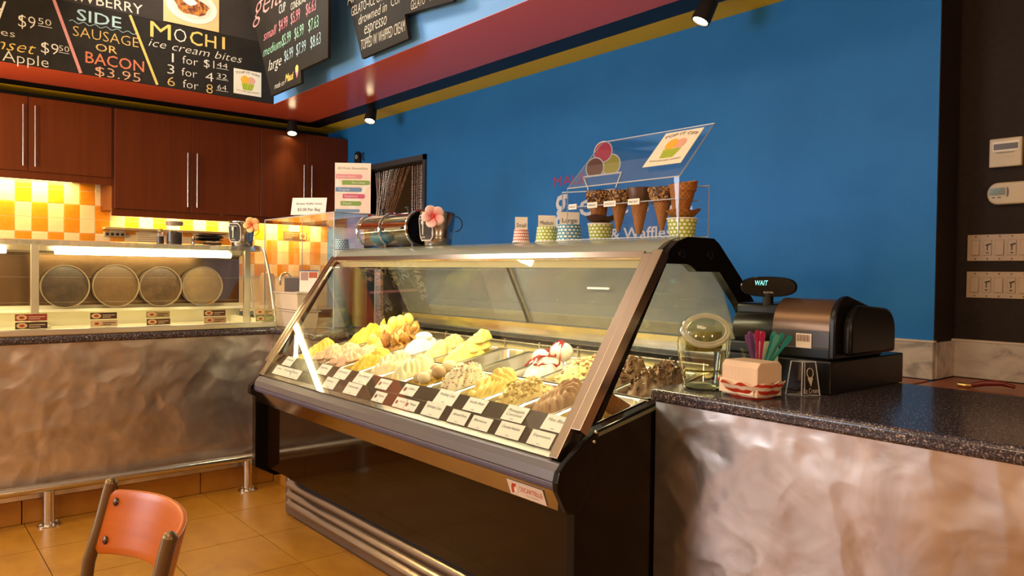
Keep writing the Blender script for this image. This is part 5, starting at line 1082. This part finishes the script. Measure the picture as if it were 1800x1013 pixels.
text('All Fruit Smoothies', p + R * (.06 * Wd) + U * (.87 * Ht) + n * .0004, R, U, .86 * Wd, .05 * Ht, mat('sign_grey', (.30, .26, .26), .5), fs_, shear=.3)
for s, a, b, w in (('Strawberry Banana', .05, .71, .52), ('Tropical', .10, .45, .30), ('Raspberry', .28, .32, .36), ('Peach', .24, .175, .22), ('Pina Colada', .48, .59, .36)): text(s, p + R * (a * Wd) + U * (b * Ht) + n * .0012, R, U, w * Wd, .04 * Ht, SW, fs_)
# stacks of paper cups standing inside the acrylic box
def stack(x, y, n, r, m, col, label, top=True):
    c = thing('cup_stack', (x, y, ZT1 + .008), label, 'cup stack', 'stacks of paper cups in the acrylic box'); z = ZT1 + .008; st = .0105; vsum = MB(); pr = []
    for k in range(n): zz = k * st; pr += [(r * .97, zz), (r, zz + .001), (r, zz + .006), (r * .95, zz + .0065)]
    MB().lathe(pr, (x, y, z), 24).build('nested_cups', mat('stack_' + col, {'blue': (.50, .58, .56), 'green': (.46, .55, .16), 'tan': (.56, .46, .30)}[col], .5), c, smooth=1)
    MB().lathe([(r * .93, n * st), (r * .80, n * st + .062)], (x, y, z), 28).build('top_cup', m, c, smooth=1)
stack(-4.22, 2.165, 45, .050, M_dotblue, 'blue', 'tall stack of cups with a blue polka-dot cup on top')
stack(-4.19, 2.275, 36, .045, M_dotgreen, 'green', 'stack of cups with a green polka-dot cup on top, behind the blue one')
stack(-4.31, 2.275, 34, .042, M_dotred, 'tan', 'stack of cups with a red checked cup on top at the back')
def bin_(x, y, z, label):
    c = thing('plastic_bin', (x, y, z), label, 'bin', 'frosted bins beside the gelato case'); m = mat('frosted_plastic', (.70, .58, .46), .5, trans=.15)
    prof = []; L = [(.155, .060, .0), (.170, .070, .10), (.185, .078, .1005), (.185, .078, .108), (.168, .066, .108), (.152, .057, .006)]
    vs = []; 
    for a, b, h in L: vs += [(x - a, y - b, z + h), (x + a, y - b, z + h), (x + a, y + b, z + h), (x - a, y + b, z + h)]
    MB().add(vs, [(i * 4 + k, i * 4 + (k + 1) % 4, (i + 1) * 4 + (k + 1) % 4, (i + 1) * 4 + k) for i in range(len(L) - 1) for k in range(4)] + [(3, 2, 1, 0), tuple(20 + k for k in range(4))]).build('tub', m, c, bevel=.006)
bin_(-4.40, 1.955, ZT1, 'lower frosted plastic bin of the pair on the corner worktop'); bin_(-4.40, 1.955, ZT1 + .1085, 'upper frosted plastic bin of the pair on the corner worktop')
c = thing('brochure', (-4.26, 1.955, ZT1 + .217), 'folded white brochure with food pictures leaning on the upper bin', 'brochure'); n = Vector((.80, -.58, .1)).normalized(); R = Vector((.58, .81, 0)).normalized(); U = n.cross(R); U = -U if U.z < 0 else U; p = Vector((-4.30, 1.93, ZT1 + .219)) 
MB().obox(p + R * .055 + U * .066, R * .055, U * .066, n * .0012).build('sheet', M_white, c)
for k, (a, b, w, h, col) in enumerate(((.006, .07, .045, .05, (.40, .25, .24)), (.055, .085, .05, .035, (.45, .10, .05)), (.0, .124, .11, .008, (.10, .11, .25)))): MB().obox(p + R * (a + w / 2) + U * (b + h / 2) + n * .0014, R * w / 2, U * h / 2, n * .0004).build('printed_picture', mat('brochure_%d' % k, col, .5), c)
c = thing('dark_tray', (-4.52, 1.955, ZT1 + .217), 'dark grey flat box standing on the upper bin', 'box'); MB().obox((-4.46, 1.965, ZT1 + .217 + .043), Vector((.60, .79, 0)).normalized() * .055, (0, 0, .042), Vector((.79, -.6, 0)).normalized() * .012).build('box', mat('slate_grey', (.10, .085, .085), .5), c, bevel=.003)
# tap and sink area behind: gooseneck faucet and soap cylinder against the tiles
c = thing('paper_towel_roll', (-6.75, 2.72, 1.0), 'small beige rounded canister behind the acrylic box', 'canister'); MB().lathe([(.07, 0), (.07, .27), (.055, .32), (.0, .335)], (-6.75, 2.72, .95), 20).build('body', mat('beige_canister', (.48, .33, .18), .4), c, smooth=1)
c = thing('faucet', (-6.72, 2.93, .95), 'chrome gooseneck faucet beside the beige canister', 'faucet'); MB().tube([(-6.72, 2.93, .95), (-6.72, 2.93, 1.22)] + [(-6.72 + .0, 2.93 - .05 + .05 * math.cos(a), 1.22 + .05 * math.sin(a)) for a in [math.pi * k / 8 for k in range(9)]] + [(-6.72, 2.83, 1.16)], .012, 10).build('spout', M_chrome, c, smooth=1)
c = thing('rear_counter', (-6.7, 1.3, 0), 'steel-topped rear work counter under the tiled wall', 'counter'); B((XW + .008, -2.5, 0), (-6.45, YB - .002, .91)).build('body', M_cab, c); B((XW + .008, -2.5, .91), (-6.43, YB - .002, .95)).build('top', M_steel, c, bevel=.004)
# ================================================================== CHECKOUT COUNTER
# tip jar
M_jar = glass('jar_glass', (.90, .93, .84), 1.0, 0.0, .07)
M_jar.node_tree.nodes['Math'].inputs[1].default_value = 2.0
j = thing('tip_jar', (-1.402, 1.945, ZT1), 'rounded glass tip jar with an oval mouth and banknotes inside', 'jar')
jx, jy = -1.402, 1.945
MB().lathe([(.054, 0), (.064, .006), (.071, .05), (.078, .10), (.082, .14), (.080, .18), (.070, .205), (.05, .220), (.02, .226), (.0, .227)], (jx, jy, ZT1), 40, sx=1.0, sy=.95, cap=True).build('glass_body', M_jar, j, smooth=1)
MB().lathe([(.050, .002), (.058, .008), (.045, .014), (0, .016)], (jx, jy, ZT1), 30).build('thick_base', mat('jar_base_glass', (.55, .58, .45), .1, trans=.85), j, smooth=1)
nn = Vector((.62, -.72, .32)).normalized(); uu = Vector((0, 0, 1)).cross(nn).normalized(); vv = nn.cross(uu); jc = Vector((jx, jy, ZT1 + .160)) + nn * .072
for k, (a, b, r, off) in enumerate(((.066, .047, .0075, 0), (.058, .040, .0035, .006))): MB().tube([jc + uu * (a * math.cos(t)) + vv * (b * math.sin(t)) + nn * off for t in [2 * math.pi * q / 40 for q in range(40)]], r, 8, closed=True).build('mouth_ring', mat('rim_glass', (.74, .75, .60), .05, trans=.65), j, smooth=1)
bn = varied('banknote', (.16, .15, .035), (.30, .27, .075), 40, .6)
for k in range(3):
    o = thing('banknote', (jx, jy, ZT1 + .03), ('crumpled green banknote facing the mouth of the tip jar', 'banknote curled behind the first in the tip jar', 'banknote lying low in the tip jar')[k], 'banknote', 'banknotes in the tip jar'); vs = []
    cz = (.150, .138, .052)[k]; off = (.028, -.005, .0)[k]
    for a in range(9):
        for b in range(5):
            u = a / 8 - .5; v = b / 4 - .5; d = nn.copy(); d.z = 0; d.normalize()
            vs.append(Vector((jx, jy, ZT1 + cz)) + uu * (u * .108) + Vector((0, 0, v * .052)) * (1 if k < 2 else .25) + d * (off - u * u * .10 + .004 * math.sin(a * 1.7 + b + k) + (v * .06 if k == 2 else 0)))
    s = MB().add(vs, [(a * 5 + b, a * 5 + b + 1, (a + 1) * 5 + b + 1, (a + 1) * 5 + b) for a in range(8) for b in range(4)]).build('note', bn, o, smooth=2); s.modifiers.new('thick', 'SOLIDIFY').thickness = .0006
    if k == 0: 
        for du in (-.018, .022): MB().lathe([(0, 0), (.012, .0004)], Vector((jx, jy, ZT1 + cz)) + uu * du + Vector((nn.x, nn.y, 0)).normalized() * (off + .006), 14, nn).build('printed_oval', mat('note_dark', (.06, .07, .02), .6), o)
# napkins in a striped paper boat
th = -.20; R = Vector((math.cos(th), math.sin(th), 0)); R = Vector((.70, .71, 0)).normalized(); F = Vector((.71, -.70, 0))
nx = Vector((-1.228, 1.935, ZT1)); ca = Vector((.992, -.12, 0)).normalized(); cbv = Vector((.12, .992, 0)).normalized()
bt = thing('paper_boat', nx, 'red and white striped paper food boat under the napkins', 'food tray')
vs = []; N = 48; Lp = [(.058, .046, .0, 0), (.076, .062, .018, .35), (.088, .073, .042, 1), (.085, .070, .042, 1), (.073, .059, .020, .3), (.056, .044, .004, 0)]
for a, b, h, w in Lp:
    for k in range(N):
        t = 2 * math.pi * k / N; c_, s_ = math.cos(t), math.sin(t); q = (abs(c_) ** 3 + abs(s_) ** 3) ** (-1 / 3); wob = 1 + .04 * w * math.sin(9 * t)
        vs.append(nx + ca * (a * c_ * q * wob * (1 + .10 * w * abs(c_) ** 6)) + cbv * (b * s_ * q * wob) + Vector((0, 0, h + w * (.006 * math.sin(9 * t + 1) + .008 * abs(c_) ** 4))))
def boat_mat():
    m = mat('boat_stripes', (.6, .05, .02), .35); nt, p = nodes(m); v = coords(nt, (1, 1, 1)); wv = nt.nodes.new('ShaderNodeTexWave'); wv.bands_direction = 'Z'; wv.inputs['Scale'].default_value = 15.0; wv.inputs['Distortion'].default_value = 1.6; wv.inputs['Detail'].default_value = 1; wv.inputs['Detail Scale'].default_value = 3.0; _lnk(nt, v, wv.inputs['Vector'])
    _lnk(nt, ramp(nt, wv.outputs['Fac'], [(.40, (.50, .035, .010)), (.52, (.70, .56, .44))]), p.inputs['Base Color']); return m
MB().add(vs, [(i * N + k, i * N + (k + 1) % N, (i + 1) * N + (k + 1) % N, (i + 1) * N + k) for i in range(5) for k in range(N)] + [tuple(range(N))[::-1], tuple(5 * N + k for k in range(N))]).build('tray', boat_mat(), bt, smooth=1)
nk = thing('napkin_stack', nx + Vector((0, 0, .006)), 'block of cream paper napkins in the striped boat', 'napkins')
P2 = lambda u, v, z: nx + ca * u + cbv * v + Vector((0, 0, z)); hx, hy = .064, .053
ln = [(-hy, .006), (-hy, .090), (-hy + .012, .104), (hy - .012, .104), (hy, .092), (hy, .006)]
MB().add([P2(-hx, a, b) for a, b in ln] + [P2(hx, a, b) for a, b in ln], [(5, 4, 3, 2, 1, 0), (6, 7, 8, 9, 10, 11)] + [(i, (i + 1) % 6, 6 + (i + 1) % 6, 6 + i) for i in range(6)]).build('napkins', varied('napkin_paper', (.64, .48, .34), (.68, .52, .38), 200, .8, sc=(1, 1, .05)), nk, bevel=.003)
MB().add([P2(-hx - .004, a, b) for a, b in ((-hy - .006, .012), (-hy - .004, .050), (-hy, .052), (-hy, .012))] + [P2(hx - .01, a, b) for a, b in ((-hy - .006, .012), (-hy - .004, .036), (-hy, .038), (-hy, .012))], [(3, 2, 1, 0), (4, 5, 6, 7)] + [(i, (i + 1) % 4, 4 + (i + 1) % 4, 4 + i) for i in range(4)]).build('loose_napkin', mat('napkin_loose', (.70, .56, .42), .8), nk)
# sundae glass with tasting spoons
gx = Vector((-1.290, 2.070, ZT1))
g_ = thing('sundae_glass', gx, 'fluted sundae glass behind the napkins, full of spoons', 'glass')
MB().lathe([(.032, 0), (.033, .004), (.012, .012), (.012, .026), (.026, .036), (.034, .06), (.050, .108), (.058, .128), (.054, .126), (.030, .06), (.02, .042), (.0, .038)], gx, 48, flute=.035, nf=10).build('glass', M_glass, g_, smooth=1)
SC = {'teal': (.03, .36, .34), 'pink': (.55, .03, .14), 'purple': (.22, .09, .32), 'mint': (.14, .48, .40)}
for k, (cn, a, t, L) in enumerate((('teal', 2.6, .40, .125), ('mint', 2.3, .25, .13), ('pink', 1.9, .18, .135), ('purple', 2.8, .22, .13), ('purple', 4.2, .26, .13), ('pink', 5.0, .10, .14), ('pink', 5.6, .20, .14), ('purple', 3.6, .15, .135), ('teal', .95, .30, .14), ('teal', .7, .45, .145), ('mint', .4, .36, .135), ('teal', .55, .60, .15))):
    d = Vector((math.cos(a) * math.sin(t), math.sin(a) * math.sin(t), math.cos(t))); b0 = gx + Vector((math.cos(a), math.sin(a), 0)) * .008 + Vector((0, 0, .044)); s = Vector((.64, .77, 0)); s = (s - d * s.dot(d)).normalized(); n = d.cross(s); vs = []
    for w, h in ((.0045, 0), (.004, .45), (.005, .72), (.0085, .86), (.0075, .96), (.0035, 1.0)):
        for e in (-1, 1): vs += [b0 + d * (L * h) + s * (w * e) + n * .0008, b0 + d * (L * h) + s * (w * e) - n * .0008]
    fs = []
    for i in range(5): q = 4 * i; fs += [(q, q + 2, q + 6, q + 4), (q + 1, q + 5, q + 7, q + 3), (q, q + 4, q + 5, q + 1), (q + 2, q + 3, q + 7, q + 6)]
    fs += [(0, 1, 3, 2), (20, 22, 23, 21)]
    setp(MB().add(vs, fs).build('tasting_spoon', mat('spoon_' + cn, SC[cn], .25, trans=.35)), '%s plastic tasting spoon in the sundae glass, %s' % (cn, ('leaning far to the left at the back', 'upright at the back left', 'upright at the back', 'second from the left', 'at the front left', 'upright at the front', 'at the front right', 'leaning left beside the pink ones', 'upright at the right', 'leaning right behind the others', 'half hidden at the right', 'outermost on the right, nearly flat')[k]), 'spoon', 'tasting spoons in the sundae glass, ' + cn)
setp(MB().obox(gx + Vector((.010, .03, .115)), (.022, .026, 0), (0, 0, .032), (.0006, -.0005, 0)).build('folded_card', mat('pale_green_card', (.52, .60, .42), .6)), 'pale patterned card standing among the spoons in the glass', 'card')
# acrylic ice cream stand
ac = thing('acrylic_stand', (-1.135, 2.075, ZT1), 'small tapered clear acrylic stand etched with an ice cream cone', 'stand'); r_ = ac
b4 = [Vector((-1.178, 2.040, ZT1 + .002)), Vector((-1.135, 2.048, ZT1 + .002)), Vector((-1.108, 2.098, ZT1 + .002)), Vector((-1.150, 2.092, ZT1 + .002))]; cc = sum(b4, Vector()) / 4
t4 = [cc + (v - cc) * .74 + Vector((0, 0, .098)) for v in b4]
b4 = [cc + (v - cc) * 1.05 for v in b4]
for i in range(4): sheet([b4[i], b4[(i + 1) % 4], t4[(i + 1) % 4], t4[i]], 'side_pane', .0028)
sheet(t4, 'top_pane', .0028)
e0 = (b4[1] + b4[2]) / 2; R = (b4[2] - b4[1]).normalized(); U = ((t4[1] + t4[2]) / 2 - e0).normalized(); n = R.cross(U); ET = mat('etched_frost', (.46, .40, .34), .7)
text('Ice Cream', b4[1] + R * .006 + U * .008 + n * .002, R, U, .048, .014, ET, ac)
MB().tube([e0 + U * .066 + R * (.010 * math.cos(t)) + U * (.014 * math.sin(t)) + n * .0025 for t in [2 * math.pi * q / 20 for q in range(20)]], .0012, 5, closed=True).build('etched_scoop', ET, ac)
MB().add([e0 + n * .0025 + R * a + U * b for a, b in ((-.009, .052), (.009, .052), (.001, .026))], [(0, 1, 2)]).build('etched_cone', ET, ac)
# cash register
rg_ = thing('cash_register', (-1.28, 2.38, ZT1), 'black cash register with a bronze hood and lit customer display', 'cash register'); M_reg = mat('register_black', (.005, .0045, .0045), .30, spec=.25); M_regb = mat('register_bronze', (.125, .070, .038), .30, .6)
B((-1.50, 2.135, ZT1), (-1.092, 2.62, ZT1 + .098)).build('cash_drawer', M_reg, rg_, bevel=.004)
B((-1.475, 2.165, ZT1 + .098), (-1.112, 2.50, ZT1 + .135)).build('body', M_reg, rg_, bevel=.006)
def hood(y0, y1, zb, zt, n=12):
    pts = [(y0, zb)]
    for k in range(n + 1): a = math.pi - math.pi * .62 * k / n; pts.append((y0 + .085 + .085 * math.cos(a), zt - .095 + .095 * math.sin(a)))
    return pts + [(y1, zt - .05), (y1, zb)]
MB().prism(hood(2.170, 2.47, ZT1 + .13, 1.232), 0, -1.305, -1.118).build('hood', M_regb, rg_, smooth=1)
MB().prism([(2.1685, ZT1 + .13), (2.1685, 1.138), (2.30, 1.138), (2.30, ZT1 + .13)], 0, -1.306, -1.116).build('front_flap', mat('register_dark_bronze', (.040, .028, .026), .35), rg_, bevel=.003)
MB().lathe([(.0, 0), (.060, 0), (.066, .008), (.066, .165)], (-1.462, 2.245, 1.128), 32, (1, 0, 0)).build('printer_drum', M_reg, rg_, smooth=1)
MB().box((-1.46, 2.20, 1.17), (-1.30, 2.44, 1.212)).build('printer_cover', M_reg, rg_, bevel=.012, seg=3)
def rprof(y0, y1, zb, zt, zt2, r1, r2, n=8):
    p = [(y0, zb)] + [(y0 + r1 - r1 * math.cos(math.pi / 2 * k / n), zt - r1 + r1 * math.sin(math.pi / 2 * k / n)) for k in range(n + 1)]
    return p + [(y1 - r2 + r2 * math.sin(math.pi / 2 * k / n), zt2 - r2 + r2 * math.cos(math.pi / 2 * k / n)) for k in range(n + 1)] + [(y1, zb)]
MB().prism(rprof(2.166, 2.48, ZT1 + .10, 1.243, 1.205, .085, .07), 0, -1.119, -1.098).build('end_cover', M_reg, rg_, smooth=1, bevel=.006)
MB().prism(rprof(2.205, 2.505, ZT1 + .112, 1.215, 1.205, .075, .075), 0, -1.10, -1.068).build('end_bulge', M_reg, rg_, smooth=1, bevel=.010)
lb = B((-1.222, 2.1655, 1.080), (-1.172, 2.1678, 1.126)).build('barcode_sticker', mat('barcode_paper', (.62, .54, .48), .6), rg_)
for k in range(12): B((-1.2185 + .0036 * k, 2.1645, 1.102), (-1.2185 + .0036 * k + (.0012 if k % 3 else .002), 2.1655, 1.122)).build('barcode_bar', mat('barcode_ink', (.20, .10, .08), .6), lb)
ds = MB().tube([(-1.350, 2.215, 1.205), (-1.350, 2.215, 1.245)], .017, 16).build('display_pole', M_reg, rg_, smooth=1)
dn = Vector((.45, -.89, 0)).normalized(); dR = Vector((.89, .45, 0)).normalized(); dc = Vector((-1.350, 2.215, 1.266)); vs = []; pts = []
for k in range(28):
    t = 2 * math.pi * k / 28; c_, s_ = math.cos(t), math.sin(t); q = (abs(c_) ** 3.2 + abs(s_) ** 2.2) ** (-1 / 2.8); pts.append((.088 * c_ * min(q, 1.1), .033 * s_ * min(q, 1.1)))
for off, sc in ((-.020, .86), (-.014, 1), (.012, 1), (.017, .94)): vs += [dc + dR * (a * sc) + Vector((0, 0, b * sc)) + dn * (off - 2.2 * a * a) for a, b in pts]
MB().add(vs, [(i * 28 + k, i * 28 + (k + 1) % 28, (i + 1) * 28 + (k + 1) % 28, (i + 1) * 28 + k) for i in range(3) for k in range(28)] + [tuple(range(28))[::-1], tuple(84 + k for k in range(28))]).build('customer_display', M_bgloss, rg_, smooth=1)
text('WAIT', dc - dR * .040 + Vector((0, 0, .004)) + dn * .0165, dR, ZU, .040, .016, mat('display_cyan', (.1, .5, .5), .4, emit=(.25, .85, .80), estr=1.6), rg_, shear=.15); text('ROYAL', dc - dR * .012 + Vector((0, 0, -.021)) + dn * .0175, dR, ZU, .030, .0055, mat('display_grey', (.55, .52, .5), .5), rg_)
# bunch of keys / pen lying on the back counter
c = thing('bottle_opener', (-1.12, 3.30, .866), 'small red-handled tool with a brass tip lying on the back counter', 'tool'); MB().lathe([(.006, 0), (.010, .004), (.010, .045), (.007, .05)], (-1.165, 3.295, .877), 12, (.98, .2, 0)).build('brass_tip', mat('brass', (.75, .55, .25), .2, 1.0), c, smooth=1); MB().tube([(-1.115, 3.305, .880), (-1.07, 3.315, .892), (-1.02, 3.33, .896), (-.98, 3.35, .884)], [.010, .012, .011, .007], 10).build('handle', mat('dark_red_handle', (.14, .012, .010), .35), c, smooth=1)
# ================================================================== WALL CONTROLS ON THE DARK WALL
def switches(zb, label, lit):
    c = thing('switch_plate', (-1.12, YD, zb), label, 'switch plate', 'switch plates on the dark wall'); x0 = -1.266; n = 6; w = .0335 * 2 + .0461 * (n - 1)
    B((x0, YD - .007, zb), (x0 + w, YD, zb + .114)).build('plate', M_wplastic2, c, bevel=.002)
    for k in range(n):
        x = x0 + .0335 + .0461 * k
        fr = B((x - .0168, YD - .0085, zb + .0235), (x + .0168, YD - .0068, zb + .0905)).build('switch_frame', mat('switch_shadow', (.30, .21, .14), .5), c)
        if k % 2 == 0:
            MB().add([(x - .0145, YD - .0085, zb + .026), (x + .0145, YD - .0085, zb + .026), (x + .0145, YD - .0085, zb + .088), (x - .0145, YD - .0085, zb + .088), (x - .0145, YD - .0145, zb + .026), (x + .0145, YD - .0145, zb + .026), (x + .0145, YD - .0095, zb + .088), (x - .0145, YD - .0095, zb + .088)], [(0, 1, 2, 3), (4, 7, 6, 5), (0, 4, 5, 1), (1, 5, 6, 2), (2, 6, 7, 3), (3, 7, 4, 0)]).build('rocker', M_wplastic2, c)
        else:
            B((x - .0145, YD - .0105, zb + .026), (x + .0145, YD - .0085, zb + .088)).build('slider_face', M_wplastic2, c); B((x - .002, YD - .0112, zb + .045), (x + .002, YD - .0104, zb + .070)).build('slider_slot', M_bmatte, c); MB().obox((x + .004, YD - .013, zb + .0705), (.009, 0, .003), (0, .003, 0), (-.0008, 0, .0022)).build('slider_knob', M_bmatte, c); B((x - .006, YD - .0112, zb + .033), (x + .006, YD - .0104, zb + .037)).build('slider_mark', M_bmatte, c)
        for z in (zb + .009, zb + .105): MB().lathe([(.003, 0), (.003, .001)], (x, YD - .007, z), 8, (0, -1, 0)).build('screw', M_bmatte, c)
switches(1.377, 'upper ivory multi-gang switch plate on the dark wall', 1); switches(1.217, 'lower ivory multi-gang switch plate on the dark wall', 0)
c = thing('thermostat', (-1.12, YD, 1.774), 'square ivory thermostat with a grey screen high on the dark wall', 'thermostat')
B((-1.184, YD - .026, 1.774), (-1.062, YD, 1.896)).build('case', M_wplastic, c, bevel=.005); B((-1.170, YD - .0275, 1.840), (-1.072, YD - .0255, 1.882)).build('bezel', mat('bezel_cream', (.66, .60, .50), .4), c); B((-1.166, YD - .0285, 1.847), (-1.076, YD - .027, 1.872)).build('screen', mat('lcd_grey', (.10, .085, .085), .2), c); text('THERMOSTAT', (-1.158, YD - .026, 1.831), XR, ZU, .070, .006, M_ink, c); text('Pro', (-1.12, YD - .026, 1.814), XR, ZU, .03, .005, mat('grey_ink2', (.35, .28, .2), .6), c)
c = thing('thermostat', (-1.08, YD, 1.615), 'long rounded ivory thermostat with a green screen below the square one', 'thermostat')
pts = [(-1.148 + .040 * math.cos(a), 1.662 + .047 * math.sin(a)) for a in [math.pi / 2 + math.pi * k / 10 for k in range(11)]] + [(-.99, 1.615), (-.97, 1.662), (-.99, 1.709)]
MB().prism(pts, 1, YD - .030, YD).build('case', M_wplastic, c, bevel=.008, seg=3); B((-1.178, YD - .0315, 1.655), (-1.118, YD - .0295, 1.686)).build('screen', mat('lcd_green', (.16, .19, .14), .12), c); MB().prism([(-1.113, 1.645), (-1.106, 1.650), (-1.104, 1.668), (-1.107, 1.684), (-1.113, 1.689)], 1, YD - .0315, YD - .0295).build('grip', mat('grip_brown', (.10, .06, .04), .4), c)
for x in (-1.168, -1.146): B((x, YD - .0315, 1.643), (x + .013, YD - .0295, 1.648)).build('button', mat('grip_brown', (.10, .06, .04), .4), c)
# ================================================================== CHAIR IN THE FOREGROUND
ch = thing('cafe_chair', (-1.52, .15, 0), 'cafe chair with a curved orange plywood back and bronze tube frame', 'chair')
def post(x):
    return [(x, .365, .852), (x, .345, .77), (x, .325, .70), (x, .315, .62), (x, .315, .45), (x, .33, .20), (x, .36, .0)]
for x in (-1.727, -1.313):
    MB().tube(post(x), .0125, 12).build('rear_leg', M_tube, ch, smooth=1); MB().ball((x, .366, .853), .0128, 12, 8).build('end_plug', M_tube, ch, smooth=1)
    MB().tube([(x, .315, .43), (x, .0, .43), (x, -.045, .415), (x, -.055, .38), (x, -.06, 0)], .0125, 12).build('front_leg', M_tube, ch, smooth=1)
MB().tube([(-1.727, .315, .40), (-1.313, .315, .40)], .010, 10).build('stretcher', M_tube, ch, smooth=1)
vs = []; NU, NV = 28, 8
for i in range(NU + 1):
    u = i / NU * 2 - 1; x = -1.520 + .206 * u; bow = .072 * (1 - abs(u) ** 2.2)
    for k in range(NV + 1):
        v = k / NV; zz0 = .715 + .012 * (1 - u * u); zz1 = .842 + .008 * (1 - u * u); ins = .018 * max(0, abs(u) - .93) / .07; z = zz0 + ins + (zz1 - zz0 - 2 * ins) * v
        vs.append((x, .343 + (z - .72) * .26 + bow - .012, z))
o = MB().add(vs, [(i * (NV + 1) + k, i * (NV + 1) + k + 1, (i + 1) * (NV + 1) + k + 1, (i + 1) * (NV + 1) + k) for i in range(NU) for k in range(NV)]).build('backrest', M_wood, ch, smooth=2); q = o.modifiers.new('thick', 'SOLIDIFY'); q.thickness = .011; q.offset = 0; bv = o.modifiers.new('bevel', 'BEVEL'); bv.width = .003; bv.segments = 2; bv.limit_method = 'ANGLE'
for x, z in ((-1.702, .820), (-1.702, .745), (-1.338, .820), (-1.338, .745)): MB().lathe([(.0095, 0), (.0090, .004), (.005, .007), (0, .0075)], (x, .343 + (z - .72) * .26 + .003, z), 14, (.0, -1, .26)).build('bolt', mat('bolt_bronze', (.07, .04, .03), .3, .6), ch, smooth=1)
vs = []; pts = [(-1.73, .30), (-1.735, .0), (-1.70, -.075), (-1.34, -.075), (-1.305, .0), (-1.31, .30), (-1.35, .325), (-1.69, .325)]
MB().prism(pts, 2, .445, .460).build('seat', M_wood, ch, bevel=.005)
